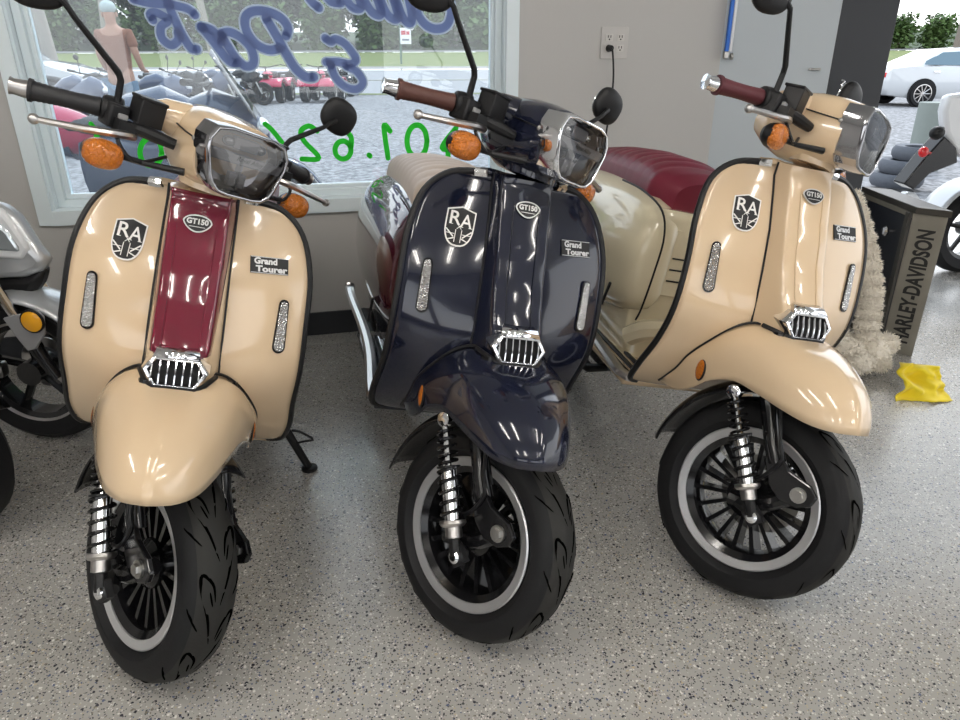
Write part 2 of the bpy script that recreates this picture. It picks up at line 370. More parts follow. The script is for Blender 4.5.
def scooter(q, cfg):
    x, y, h, l, st = q
    T = empty('classic_scooter', (x, y, 0), (-l, 0, h), cfg['label'], 'scooter')
    paint = cfg['paint']; S = steerfn(st)
    # ---- leg shield
    m = MB(); rows = []
    Z = cr_spline([V((zs[i], ws[i], 0)) for i in range(10)], 46); X = cr_spline([V((xe[i], xc[i], 0)) for i in range(10)], 46)
    for a, b in zip(Z, X):
        rows.append([V((b.x+(b.y-b.x)*(1-abs(u)**2.2), u*a.y, a.x)) for u in [-1+2*j/32 for j in range(33)]])
    m.grid(rows); m.build('leg_shield', paint, T, solid=0.012, smooth=60, face=(1, 0, 0))
    edge = [r[0] for r in rows[:-3]]; edge2 = [r[-1] for r in rows[:-3]]
    for e in (edge, edge2):
        t = MB(); t.tube([p+V((-.005, 0, 0)) for p in e], .0078, 8); tr = t.build('shield_trim', TRIMB, T)
        sg = -1 if e is edge else 1
        c = MB(); c.tube([e[0]+V((-.005, 0, 0)), e[1]+V((-.005, 0, 0)), e[2]+V((-.006, 0, 0))], .0105, 8); c.build('trim_clamp', CHROME, tr)
    # ---- horn cover (raised spine)
    def spine(t, u):       # t 0 top .. 1 bottom ; u -1..1
        z = .945-(.945-.606)*t
        wb = .063+.006*t
        plat = interp([0, .15, .34, .575, .75, .84, 1.], [.038, .043, .042, .048, .064, .078, .066], t)
        wp_ = interp([0, .3, 1.], [.052, .050, .047], t)
        a = abs(u)
        if a > .62: k = (1-a)/.38; yy = wb-(wb-wp_)*k; hh = plat*(1-(1-k)**1.6)
        else: yy = wp_*a/.62; hh = plat*(1+.10*(1-(a/.62)**2))
        yy = yy*(1 if u >= 0 else -1)
        return V((sh_x(yy, z)+hh+.001, yy, z))
    us = [-1+2*j/40 for j in range(41)]
    m = MB(); m.grid([[V((sh_x(spine(0, u).y, .945)-.004, spine(0, u).y, .948)) for u in us]]+[[spine(t/24, u) for u in us] for t in range(25)]); hc = m.build('horn_cover', paint, T, smooth=60)
    # cream skirt below the spine, in front of the fender root
    for sg in (-1, 1):
        sm = MB(); sm.tube([spine(t/12, sg)+V((.0015, sg*.001, 0)) for t in range(13)], .0024, 6); sm.build('panel_seam', TRIMB, hc)
    if cfg.get('panel'):
        m = MB(); rr = []
        for t in range(25):
            tt = t/24*.83; k = 1.-.30*max(0, tt-.15)/.85
            rr.append([spine(tt, u*k)+V((.0022, 0, 0)) for u in us])
        m.grid(rr); tag(m.build('cover_panel', cfg['panel'], hc, smooth=60, solid=.002, face=(1, 0, 0)), 'glossy maroon centre panel')
    # thin raised ribs down the spine
    m = MB()
    for u0 in ((-.34, .34) if not cfg.get('panel') else (-.42, .42)):
        m.tube([spine(t/16, u0*(1-.0*t))+V((.0015, 0, 0)) for t in range(2, 14)], [.0004]+[.0018]*10+[.0004], 6)
    m.build('cover_rib', cfg.get('panel') or paint, hc)
    # ---- grille
    hexa = sym([(.040, .663), (.056, .640), (.038, .612)]); xo = [-.036, -.030, -.022]
    xs6 = xo+xo[::-1]
    def ring(sc, dx, cz=.638): return [V((xs6[i]+dx, hexa[i][0]*sc, cz+(hexa[i][1]-cz)*sc)) for i in range(6)]
    g = MB()
    g.loft([ring(1.0, .010), ring(.86, .012), ring(.84, .0)], False, False)
    g.loft([ring(1.0, .010), ring(1.06, .0), ring(1.04, -.035)], False, False)
    gr = g.build('grille', CHROME, T, smooth=25, bevel=.0015)
    b = MB(); b.loft([ring(.85, .009), ring(.84, .0005)], False, True); b.build('grille_recess', DARKIN, gr)
    for k in range(7):
        yy = -.0408+k*.0136; hh = .021 if abs(yy) < .03 else .017
        s_ = MB(); s_.tube([V((-.031, yy*1.0, .6385+hh)), V((-.020, yy, .638)), V((-.014, yy, .6375-hh))], .0021, 6)
        s_.build('grille_bar', CHROME, gr)
    hd_ = MB(); hd_.loft([[V((-.0255, -.041, .6635)), V((-.0255, .041, .6635))], [V((-.040, -.037, .676)), V((-.040, .037, .676))], [V((-.060, -.030, .680)), V((-.060, .030, .680))]], False, False, closed=False); hd_.build('grille_hood', CHROME, gr, solid=.003)
    lp = MB(); lp.tube([V((-.075, -.068, .614)), V((-.030, -.053, .614)), V((-.010, -.036, .609)), V((-.010, .036, .609)), V((-.030, .053, .614)), V((-.075, .068, .614))], .005, 8)
    lp.build('grille_lip', BLACK, gr)
    # ---- fender
    Sc = [(-.285, .156, .380), (-.245, .153, .437), (-.205, .152, .486), (-.174, .134, .535), (-.144, .106, .579), (-.107, .070, .606), (-.06, .040, .612), (-.03, 0, .612)]
    Lc = [(-.292, .148, .376), (-.211, .147, .387), (-.144, .147, .421), (-.085, .145, .468), (-.022, .131, .498), (.043, .114, .500), (.105, .096, .497), (.160, .072, .495), (.196, .040, .499), (.213, 0, .505)]
    N = 30; Sc = [(max(a, sh_x(b_, c_)+.003), b_, c_) if b_ > .05 else (a, b_, c_) for a, b_, c_ in Sc]; Sp = cr_spline(Sc, N); Lp = cr_spline(Lc, N); half = []
    for i in range(N):
        s_ = i/(N-1); P0 = Sp[i]; P3 = Lp[i]; d = (P3-P0).length
        # tangent out of the seam, tangent up from the lip
        ang = s_
        t0 = V((.8+.2*s_, .38*(1-s_)**.8, .12-.12*s_)).normalized()
        t1 = V((-.22*s_, .03*(1-s_), 1)).normalized()
        P1 = P0+t0*d*.42; P2 = P3+t1*(min(.085, d*.38)); col = []
        for k in range(15):
            t = k/14; col.append(P0*(1-t)**3+P1*3*t*(1-t)**2+P2*3*t*t*(1-t)+P3*t**3)
        half.append(col)
    full = half+[[V((p.x, -p.y, p.z)) for p in c] for c in reversed(half[:-1])]
    m = MB(); m.grid(full); fe = m.build('front_fender', paint, T, smooth=70, solid=.004, face=(0, 0, 1))
    for sg in (1, -1):
        s_ = MB(); s_.tube([V((p.x+.002, sg*p.y, p.z+.0015)) for p in Sp[:-4]], .0036, 6); s_.build('fender_seam', TRIMB, fe)
        r = MB(); r.ell((-.122, sg*.150, .478), (.018, .006, .025)); tag(r.build('reflector', AMBER, fe), 'amber side reflector')
        r = MB(); r.ell((-.122, sg*.1495, .478), (.020, .005, .027)); r.build('reflector_base', BLACK, fe)
    # ---- badges
    def shield_poly(w, h_):
        pts = [(0, h_*.5), (-w*.5, h_*.40), (-w*.5, -h_*.02)]
        for k in range(1, 7): a = k/7; pts.append((-w*.5*cos(a*pi/2)**.8, -h_*.02-h_*.48*sin(a*pi/2)))
        L = pts; return L+[(0, -h_*.5)]+[(-a, b_) for a, b_ in reversed(L[1:])]
    p, U, Wv, N_ = sh_frame(-.1225, .829, .0015); N_ = -N_ if N_.x < 0 else N_
    bd = MB(); bd.prism(shield_poly(.060, .084), p, U, Wv, .0012, 0); bd.prism(shield_poly(.0545, .078), p+N_*.0008, U, Wv, .0009, 1)
    text(bd, 'R', p+U*-.0105+Wv*.0165, U, Wv, .023, .028, .0024, bold=.012, mi=0); text(bd, 'A', p+U*.0125+Wv*.0125, U, Wv, .024, .028, .0026, bold=.008, mi=0)
    for a_, b_ in ((-.0185, .003), (-.0185, .030), (.003, -.001), (.022, -.001)): ribbon(bd, [p+U*(a_-.003)+Wv*b_, p+U*(a_+.004)+Wv*b_], .0013, U.cross(Wv), .0026, 0)
    text(bd, 'X', p+U*.000-Wv*.001, U, Wv, .011, .010, .0026, mi=0)
    P2 = lambda a, b_: p+U*a+Wv*b_
    for a, b_, w_ in (((0, -.008), (0, -.038), .004),):
        for sx_ in (-1, 1):
            ribbon(bd, [P2(sx_*.0062, -.008), P2(sx_*.0062, -.033)], .0016, N_, .0020, 0)
            ribbon(bd, [P2(sx_*.0255, -.0085), P2(sx_*.010, -.0225)], .0028, N_, .0021, 0)
            ribbon(bd, [P2(sx_*.020, -.0300), P2(sx_*.0085, -.0255)], .0024, N_, .0021, 0)
            ribbon(bd, [P2(sx_*.0255, -.0165), P2(sx_*.0085, -.0165)], .0014, N_, .0020, 0)
    tag(bd.build('shield_badge', [WHITEL, BMAT], T, recalc=False, smooth=0), 'black shield badge with white monogram and union flag')
    p, U, Wv, N_ = sh_frame(.1386, .822, .0015)
    bd = MB(); bd.box(p, (.0025, .076, .034), Matrix((N_, U, Wv)).transposed(), 1)
    N_ = U.cross(Wv)
    text(bd, 'Grand', p+U*-.008+Wv*.0082, U, Wv, .046, .0135, .002, bold=.045, mi=0); text(bd, 'Tourer', p+U*.004-Wv*.0078, U, Wv, .064, .013, .002, bold=.045, mi=0)
    for s_ in (1, -1): ribbon(bd, [p+U*-.037+Wv*s_*.0160, p+U*.037+Wv*s_*.0160], .0012, N_, .002, 0)
    tag(bd.build('name_badge', [BSIL, BMAT], T, recalc=False, smooth=0), 'black badge with chrome two-line script')
    # GT150 badge on the spine
    tt = (.945-.893)/(.339); p = spine(tt, 0)+V((.003, 0, 0)); U = V((0, 1, 0)); Wv = (spine(tt-.1, 0)-spine(tt+.1, 0)).normalized()
    oc = [(.0262*cos(a)*(1 if sin(a) > 0 else 1-.25*abs(sin(a))), .0145*sin(a) if sin(a) > 0 else .020*sin(a)) for a in [2*pi*k/24 for k in range(24)]]
    bd = MB(); bd.prism(oc, p, U, Wv, .002, 0); bd.prism([(a*.9, b_*.85) for a, b_ in oc], p+V((.0012, 0, 0)), U, Wv, .0015, 1)
    text(bd, 'GT150', p+Wv*.001, U, Wv, .039, .0112, .0034, bold=.045, mi=0)
    ribbon(bd, [p+U*-.014-Wv*.0095, p+U*.014-Wv*.0095], .0012, U.cross(Wv), .0032, 0)
    tag(bd.build('model_badge', [BSIL, BMAT], T, recalc=False, smooth=0), 'chrome oval badge reading GT150')
    # running light strips
    for sg in (-1, 1):
        p0, U, Wv, N_ = sh_frame(sg*.177, .7055, .001)
        ax = (V((sh_x(.177, .757), sg*.177, .757))-V((sh_x(.177, .654), sg*.1775, .654))).normalized()
        U = ax.cross(N_).normalized() if ax.cross(N_).y > 0 else -ax.cross(N_).normalized()
        def strip(L, w0, w1): 
            pts = []
            for k in range(9): a = pi*k/8; pts.append((w1/2*cos(a), L/2-w1/2+w1/2*sin(a)))
            for k in range(9): a = pi+pi*k/8; pts.append((w0/2*cos(a), -L/2+w0/2+w0/2*sin(a)))
            return pts
        b_ = MB(); b_.prism(strip(.113, .0265, .020), p0, U, ax, .003); fr = b_.build('running_light', GBLACK, T, smooth=0)
        c = MB(); c.prism(strip(.105, .0215, .0155), p0+U.cross(ax)*.0020, U, ax, .0028); c.build('light_lens', CRYSTAL, fr, smooth=0, bevel=.001)
    # ---- floorboard, tunnel, seat, cowls, tail
    m = MB(); rows = []
    for k in range(9):
        xx = -.375-.51*k/8; zz = .338
        rows.append([V((xx, yy, zz)) for yy in (-.198, -.19, -.10, -.03, .03, .10, .19, .198)])
    m.grid(rows); m.build('floorboard', paint, T, solid=.02, face=(0, 0, 1))
    for yy in (-.18, -.150, -.120, .120, .150, .18):
        s_ = MB(); s_.box((-.60, yy, .342), (.46, .012, .008)); so = s_.build('floor_strip', BLACK, T, bevel=.002)
        s_ = MB(); s_.box((-.60, yy+.008, .342), (.46, .003, .007)); s_.build('strip_edge', CHROME, so)
    for sg in (-1, 1):
        rl = [(-.36, .19, .345), (-.39, .200, .345), (-.425, .203, .345), (-.66, .184, .345), (-.87, .182, .347), (-1.15, .196, .352), (-1.25, .199, .360), (-1.27, .20, .375)]
        s_ = MB(); s_.tube(cr_spline([V((a, sg*b_, c)) for a, b_, c in rl], 30), .017, 8, flat=.7); s_.build('side_rail', SATIN, T)
    m = MB(); rows = []
    for zz, x0, hw in ((.32, -.54, .13), (.40, -.565, .13), (.46, -.57, .135), (.62, -.555, .135), (.74, -.545, .14), (.765, -.56, .14)):
        L = [V((x0-.02, -hw, zz)), V((x0, -hw+.02, zz)), V((x0+.012, -hw*.4, zz)), V((x0+.012, hw*.4, zz)), V((x0, hw-.02, zz)), V((x0-.02, hw, zz)), V((-1.30, hw*.95, zz+.0)), V((-1.42, 0, zz)), V((-1.30, -hw*.95, zz))]
        rows.append(L)
    m.loft(rows); bo = m.build('rear_body', cfg.get('rear', paint), T, smooth=50, bevel=.008)
    d = MB(); d.box((-.541, 0, .625), (.008, .17, .19)); pd = d.build('access_panel', cfg.get('rear', paint), bo, bevel=.004)
    for k in range(3): d = MB(); d.box((-.5355, -.045, .640-.032*k), (.004, .06, .004)); d.build('vent_slit', DARKIN, pd)
    d = MB(); d.cyl(V((-.538, -.03, .553)), V((-.533, -.03, .553)), .006); d.build('lock', STEEL, pd)
    d = MB(); d.tube(cr_spline([V((-.55, -.13, .40)), V((-.50, -.10, .44)), V((-.485, 0, .45)), V((-.50, .10, .44)), V((-.55, .13, .40))], 20), .030, 8, flat=1); d.build('toe_bulge', cfg.get('rear', paint), bo)
    for sg in (-1, 1):   # cowls
        m = MB(); loops = []
        for k in range(23):
            t = k/22; a = -pi/2+pi*t; xx = -.965+.44*sin(a); w = max(cos(a), .02)**.36
            zc = .60+.02*t; hz = .195*w; hy = .10*w**.7; y0 = .115
            L = []
            for j in range(20):
                b_ = 2*pi*j/20; L.append(V((xx, sg*(y0+hy*max(cos(b_), -.5)), zc+hz*(abs(sin(b_))**.8)*(1 if sin(b_) > 0 else -1))))
            loops.append(L)
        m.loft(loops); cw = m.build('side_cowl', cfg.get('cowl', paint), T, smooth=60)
        sm = MB(); sm.tube(cr_spline([V((a_, sg*b_, c_)) for a_, b_, c_ in ((-.80, .165, .800), (-.66, .160, .795), (-.53, .150, .765), (-.482, .145, .700), (-.482, .145, .60), (-.495, .145, .50), (-.51, .145, .46))], 30), .003, 6); sm.build('cowl_seam', TRIMB, cw)
        d = MB(); d.box((-.60, sg*.2125, .50), (.007, .006, .075), Matrix.Rotation(.3, 3, 'Y')); d.build('cowl_slit', DARKIN, cw)
    # seat
    m = MB(); loops = []; K = 96
    for k in range(K+1):
        t = k/K; xx = -.57-.70*t
        top = interp([0, .06, .25, .5, .75, .95, 1.], [.845, .868, .892, .895, .885, .865, .84], t)
        hw = .140*(1-.35*max(0, .12-t)/.12)*(1-.35*max(0, t-.9)/.1); bot = .765
        rib = .011*(abs(sin(pi*t*13))**.5-.6) if .14 < t < .92 else 0
        L = []
        for j in range(18):
            a = pi*j/17; yy = hw*cos(a); zz = bot+(top-bot)*max(sin(a), 0)**.42; L.append(V((xx-.02*(1-sin(a)), -yy, zz+rib*sin(a))))
        loops.append(L)
    m.loft(loops); m.build('seat', cfg['seat'], T, smooth=50)
    m = MB(); m.box((-.92, 0, .757), (.66, .25, .018)); m.build('seat_base', BLACK, T, bevel=.005)
    # tail, rear wheel, engine, exhaust
    m = MB(); m.loft([[V((-1.28+.0*a, .09*cos(a), .70+.05*sin(a))) for a in [2*pi*j/16 for j in range(16)]], [V((-1.47, .06*cos(a), .62+.045*sin(a))) for a in [2*pi*j/16 for j in range(16)]], [V((-1.53, .03*cos(a), .52+.04*sin(a))) for a in [2*pi*j/16 for j in range(16)]]])
    tl = m.build('tail', cfg.get('rear', paint), T); m = MB(); m.ell((-1.50, 0, .64), (.03, .045, .03)); m.build('tail_lamp', REDL, tl)
    wheel_parts(T, None, (-1.36, 0, .229), 12, False, 'rear')
    m = MB(); m.box((-1.02, -.01, .27), (.42, .16, .15)); m.cyl(V((-.84, 0, .25)), V((-.72, 0, .29)), .055); m.build('engine', BLACK, T, bevel=.02)
    m = MB(); m.tube([V((-.80, -.04, .20)), V((-.9, -.07, .15)), V((-1.05, -.09, .15)), V((-1.45, -.105, .20))], [.014, .016, .034, .036], 14); m.build('exhaust', BLACK, T)
    # side stand (scooter's left), foot reaching the floor
    fl = V((-.642, .332, .092)); m = MB(); m.tube([V((-.60, .15, .31)), V((-.60, .22, .27)), fl], [.014, .013, .0115], 8)
    ss = m.build('side_stand', BLACK, T); m = MB(); m.lathe([(.0, 0), (.024, 0), (.024, .008), (.012, .012)], fl+V((0, .003, -.006)), V((0, -.24, .97)), 12); m.build('stand_foot', BLACK, ss)
    m = MB(); m.tube(cr_spline([V((-.605, .262, .232)), V((-.60, .286, .232)), V((-.60, .326, .212)), V((-.61, .305, .198)), V((-.618, .283, .185))], 12), .0035, 6); m.build('stand_lever', BLACK, ss)
    # ---- steered group : wheel, fork, shocks
    def B(mb, name, mats, parent=T, **k): return mb.build(name, mats, parent, fn=S, **k)
    wheel_parts(T, S, (0, 0, .229), 18, True, 'front')
    m = MB(); C = V((0, 0, .229))
    m.lathe([(.058, .050), (.092, .050), (.092, .053), (.058, .053)], C, (0, 1, 0), 40, closed=True); bdk = B(m, 'brake_disc', STEEL)
    m = MB(); m.box(C+V((-.07, .062, .045)), (.06, .04, .05), Matrix.Rotation(.6, 3, 'Y')); B(m, 'brake_caliper', SATIN, bevel=.006)
    m = MB(); L1 = []   # inner fender
    for k in range(28):
        a = radians(72+105*k/27); r = .258; row = []
        for j in range(13):
            b_ = -1+2*j/12; rr_ = r-.025*abs(b_)**3; row.append(C+V((rr_*cos(a), .084*b_, rr_*sin(a)+.012)))
        L1.append(row)
    m.grid(L1); B(m, 'inner_fender', GBLACK, solid=.004, smooth=60)
    for sg in (-1, 1):
        m = MB(); o = sg*.090
        m.tube([V((-.075, o*.9, .60)), V((-.035, o, .46)), V((.012, o, .385)), V((.040, o, .350))], [.019, .018, .017, .020], 12)
        m.tube([V((-.050, o-sg*.014, .50)), V((-.018, o-sg*.012, .43)), V((.03, o-sg*.01, .37))], .012, 8)
        fk = B(m, 'fork_leg', GBLACK)
        poly = [(.012, .388), (.040, .372), (.072, .350), (.122, .344), (.143, .328), (.140, .305), (.118, .288), (.080, .284), (.048, .303), (.018, .345)]
        m = MB(); m.prism(poly, V((0, -.092 if sg < 0 else .104, 0)), V((1, 0, 0)), V((0, 0, 1)), .012 if sg > 0 else .012)
        pl = B(m, 'pivot_plate', GBLACK, smooth=0, bevel=.003)
        m = MB(); m.cyl(V((.110, sg*.088, .3155)), V((.110, sg*.115, .3155)), .011, n=6); m.cyl(V((.110, sg*.10, .3155)), V((.110, sg*.109, .3155)), .0165); B(m, 'pivot_bolt', STEEL, pl)
        m = MB(); m.tube([V((.110, sg*.082, .3155)), V((.065, sg*.084, .265)), V((.02, sg*.082, .235)), V((-.015, sg*.080, .229))], [.018, .017, .018, .022], 10)
        B(m, 'swing_link', GBLACK)
        # shock
        a = V((-.098, sg*.119, .450)); b_ = V((.056, sg*.131, .231)); d = b_-a
        m = MB(); m.cyl(a+d*.36, a+d*.74, .0165, n=16); m.cyl(a+d*.02, a+d*.40, .007, n=10); sh = B(m, 'front_shock', CHROME)
        m = MB(); m.lathe([(.012, 0), (.026, 0), (.027, .006), (.022, .012), (.015, .014)], a+d*.74, d, 20); m.lathe([(.012, 0), (.017, 0), (.017, .02), (.012, .022)], a+d*.79, d, 16); B(m, 'shock_collar', SATIN, sh)
        def coil(t0, t1, turns, r, w):
            n_ = int(turns*14); dn = d.normalized(); u = dn.cross(V((0, 1, 0))).normalized(); v_ = dn.cross(u)
            mm = MB(); mm.tube([a+d*(t0+(t1-t0)*k/n_)+(u*cos(2*pi*turns*k/n_)+v_*sin(2*pi*turns*k/n_))*r for k in range(n_+1)], w, 6); return mm
        B(coil(.36, .76, 5.2, .0215, .0036), 'shock_spring', GBLACK, sh); B(coil(.08, .34, 4.5, .0185, .0032), 'shock_spring', GBLACK, sh)
        m = MB(); m.lathe([(.012, 0), (.024, .0), (.024, .004), (.012, .006)], a+d*.345, d, 16); B(m, 'spring_seat', BLACK, sh)
        m = MB(); m.cyl(a+d*.86, b_, .011, n=12)
        m.box(b_+V((0, -sg*.008, 0)), (.035, .014, .035), Matrix.Rotation(.6, 3, 'Y')); B(m, 'shock_mount', BLACK, sh)
        for c_, r_ in ((a, .0155), (b_, .013)):
            m = MB(); m.lathe([(0, -.014), (r_, -.014), (r_, .006), (r_*.6, .009), (0, .009)], c_, (0, sg, 0), 18); B(m, 'shock_bolt', CHROME, sh)
        m = MB(); m.tube([b_+V((0, -sg*.02, 0)), V((.03, sg*.10, .232)), V((0, sg*.085, .229))], .014, 8); B(m, 'axle_bracket', BLACK, sh)
    m = MB(); m.tube([V((SX, 0, 0))+AX*.50, V((SX, 0, 0))+AX*.60, V((SX, 0, 0))+AX*.95], [.024, .018, .016], 14); m.box(V((SX, 0, 0))+AX*.53+V((0, 0, 0)), (.05, .19, .05), Matrix.Rotation(-RAKE, 3, 'Y')); B(m, 'steering_column', GBLACK)
    # brake hose
    m = MB(); m.tube(cr_spline([V((-.03, -.072, .5)), V((.03, -.108, .40)), V((.05, -.108, .36)), V((.02, -.10, .30)), V((-.04, -.085, .26))], 20), .004, 6); B(m, 'brake_hose', BLACK)
    # ---- headset
    def sect(x_, w, zb, zt, ex=3.2, n=28):
        zc = (zb+zt)/2; hz = (zt-zb)/2; L = []
        for j in range(n):
            a = 2*pi*j/n; c, s_ = cos(a), sin(a); L.append(V((x_, w*(abs(c)**(2/ex))*(1 if c > 0 else -1)*(1-.0*(s_ < 0)), zc+hz*(abs(s_)**(2/ex))*(1 if s_ > 0 else -1))))
        return L
    m = MB()
    m.loft([sect(-.148, .080, .965, 1.091, 3.), sect(-.18, .081, .955, 1.096, 3), sect(-.23, .078, .945, 1.098, 2.8), sect(-.28, .072, .948, 1.094, 2.5), sect(-.325, .058, .965, 1.075, 2.2), sect(-.36, .03, .99, 1.045, 2)])
    hs = B(m, 'headset', paint, smooth=50)
    m = MB(); lo = []
    for (zc_, cx, rx, ry) in ((.950, -.206, .050, .058), (.962, -.210, .052, .060), (.98, -.216, .058, .066), (1.0, -.225, .070, .074)):
        lo.append([V((cx+rx*cos(a), ry*sin(a), zc_)) for a in [2*pi*j/24 for j in range(24)]])
    m.loft(lo); B(m, 'headset_neck', paint, hs)
    for sg in (-1, 1):
        m = MB(); m.tube([V((-.265, sg*.05, 1.05)), V((-.272, sg*.09, 1.052)), V((-.278, sg*.115, 1.045))], [.038, .030, .021], 16); B(m, 'bar_sleeve', paint, hs)
    for sg in (-1, 1):
        m = MB(); m.tube([V((-.152, sg*.0808, 1.040)), V((-.19, sg*.0822, 1.043)), V((-.24, sg*.0785, 1.048))], .0016, 5); B(m, 'headset_seam', TRIMB, hs)
        m = MB(); m.ell((-.158, sg*.0815, 1.040), (.005, .004, .005)); B(m, 'headset_screw', STEEL, hs)
    # headlight : bezel, lens, bowl
    oh = [(.068, 1.084), (.086, 1.050), (.066, .980), (.042, .963)]; ih = [(.061, 1.078), (.078, 1.047), (.058, .986), (.039, .970)]
    def chaik(P):
        Q = []
        for i_ in range(len(P)):
            a_, b_ = P[i_], P[(i_+1) % len(P)]; Q += [(a_[0]*.82+b_[0]*.18, a_[1]*.82+b_[1]*.18), (a_[0]*.18+b_[0]*.82, a_[1]*.18+b_[1]*.82)]
        return [(p_[0]*1.02, 1.026+(p_[1]-1.026)*1.02) for p_ in Q]
    O6 = chaik(sym(oh)); I6 = chaik(sym(ih))
    cz = 1.026
    def R6(P, x0, sc=1., tilt=.10): return [V((x0+(z_-cz)*-tilt, y_*sc, cz+(z_-cz)*sc)) for y_, z_ in P]
    m = MB(); m.loft([R6(O6, -.155, .99), R6(O6, -.112, 1.), R6(O6, -.105, .975), R6(I6, -.102, 1.02), R6(I6, -.106, .985), R6(I6, -.125, .93)], False, False)
    hb = B(m, 'headlight', cfg.get('bezel', DCHROME), smooth=25, bevel=.002)
    m = MB(); m.loft([R6(I6, -.124, .95), R6(I6, -.150, .80), R6(I6, -.158, .35)], False, True); B(m, 'lamp_bowl', LAMPIN, hb, smooth=20)
    m = MB(); m.box(V((-.112, 0, 1.032)), (.008, .148, .019)); m.box(V((-.128, 0, 1.0)), (.02, .004, .05)); m.box(V((-.130, 0, 1.058)), (.014, .05, .022)); m.box(V((-.13, 0, .992)), (.014, .034, .026))
    br = B(m, 'lamp_bar', mat('lamp_bar', (.36, .35, .345), .35, metal=.4), hb, bevel=.002)
    m = MB(); text(m, 'Royal Alloy', V((-.1075, .006, 1.032)), V((0, 1, 0)), V((0, 0, 1)), .055, .011, .0004, shear=.35); B(m, 'bar_script', BLACK, hb, recalc=False, smooth=0)
    for yy, zz, r_ in ((-.032, 1.057, .013), (.032, 1.057, .013), (0, .992, .012)):
        m = MB(); m.ell((-.132, yy, zz), (.010, r_, r_*.75)); B(m, 'lamp_projector', LENS if False else mat('projector', (.5, .5, .48), .08, metal=.9), hb)
    m = MB(); nI = [R6(I6, -.1045, 1.0), R6(I6, -.1005, .75), R6(I6, -.099, .3)]; m.loft(nI, False, True); B(m, 'headlight_lens', LENS if cfg.get('bezel') else LENSD, hb, smooth=60)
    # bars, grips, levers, switchgear, mirrors, signals
    for sg in (-1, 1):
        gi = V((-.290, sg*.189, 1.028)); go = V((-.347, sg*.307, 1.011)); d = (go-gi)
        if sg > 0: pass
        m = MB(); m.cyl(V((-.27, sg*.07, 1.045)), gi, .011); B(m, 'handlebar', BLACK)
        m = MB(); n_ = 26; m.tube([gi+d*(k/n_*.80) for k in range(n_+1)], [.0165+(.0008 if k % 2 else 0)-.002*sin(pi*k/n_) for k in range(n_+1)], 16)
        m.lathe([(.012, 0), (.0195, 0), (.0195, .006), (.012, .006)], gi+d*.78, d, 18); gp = B(m, 'hand_grip', cfg['grip'])
        m = MB(); m.lathe([(.0145, 0), (.0155, .004), (.013, .022), (.0150, .028), (.0, .030)], gi+d*.82, d, 18); B(m, 'bar_end', CHROME if cfg['grip'] is not GRIPB else SATIN, gp)
        m = MB(); m.lathe([(.012, -.0), (.0235, .0), (.0245, .02), (.0235, .034), (.012, .034)], gi-d.normalized()*.036, d, 18); m.box(gi-d.normalized()*.018+V((.012, 0, -.006)), (.045, .034, .042)); sw = B(m, 'switch_housing', BLACK, bevel=.004)
        m = MB(); m.box(gi-d.normalized()*.022+V((.038, 0, -.004)), (.008, .016, .012)); m.box(gi-d.normalized()*.022+V((.032, 0, -.022)), (.010, .020, .012)); B(m, 'switch_button', mat('switch_grey', (.25, .25, .25), .4), sw, bevel=.002)
        # master cylinder
        if sg < 0 or True:
            m = MB(); m.box((-.246, sg*.130, 1.048), (.040, .046, .044), Matrix.Rotation(-.08*sg, 3, 'Z')); m.box((-.246, sg*.130, 1.071), (.044, .050, .006)); rs = B(m, 'fluid_reservoir', BLACK, bevel=.002)
            m = MB(); m.tube([V((-.235, sg*.155, 1.018)), V((-.222, sg*.12, 1.015)), V((-.210, sg*.085, 1.012))], [.011, .012, .010], 10); m.box((-.238, sg*.165, 1.013), (.03, .03, .022)); B(m, 'lever_clamp', BLACK, rs)
        m = MB(); P = cr_spline([V((-.232, sg*.150, 1.002)), V((-.218, sg*.185, 1.000)), V((-.225, sg*.240, .991)), V((-.243, sg*.300, .982))], 18)
        m.tube(P, [.0105-.004*k/17 for k in range(18)], 8, flat=.8); m.ell(P[-1], (.0088,)*3); B(m, 'brake_lever', SATIN)
        # mirror
        m = MB()
        if sg < 0: sp = [(-.270, -.173, 1.045), (-.270, -.176, 1.085), (-.268, -.184, 1.096), (-.256, -.269, 1.153), (-.254, -.288, 1.168), (-.262, -.300, 1.176)]; mc = V((-.280, -.327, 1.186)); mr = (.012, .047, .043)
        else: sp = [(-.271, .173, 1.045), (-.271, .175, 1.075), (-.272, .182, 1.086), (-.285, .262, 1.137), (-.292, .280, 1.150), (-.300, .298, 1.160)]; mc = V((-.317, .315, 1.171)); mr = (.012, .044, .040)
        m.tube([V(p) for p in sp], [.0065, .006, .006, .005, .005, .006], 8); ms = B(m, 'mirror_stem', BLACK)
        Rm = Matrix.Rotation(-.35 if sg < 0 else -.18, 3, 'Z') @ Matrix.Rotation(-.25*sg, 3, 'X')
        m = MB(); m.ell(mc, (mr[0]*1.4, mr[1], mr[2]), Rm, 28, 14, p=.82); B(m, 'mirror_head', BLACK, ms)
        m = MB(); m.ell(mc+Rm@V((-.012, 0, 0)), (.006, mr[1]*.9, mr[2]*.9), Rm, 24, 10, p=.85); B(m, 'mirror_glass', CHROME, ms)
        # indicator
        c_ = V((-.212, sg*.199, .961)); m = MB()
        for k, (xx, s_) in enumerate(((-.034, .15), (-.026, .62), (-.012, .93), (0, 1.0), (.004, .98))):
            pass
        m.loft([[c_+V((xx, s_*.0335*cos(a)*(1.0), s_*.0255*sin(a))) for a in [2*pi*j/24 for j in range(24)]] for xx, s_ in ((-.036, .2), (-.030, .6), (-.020, .9), (-.010, .97), (-.002, .99))]); tb = B(m, 'turn_signal', BLACK)
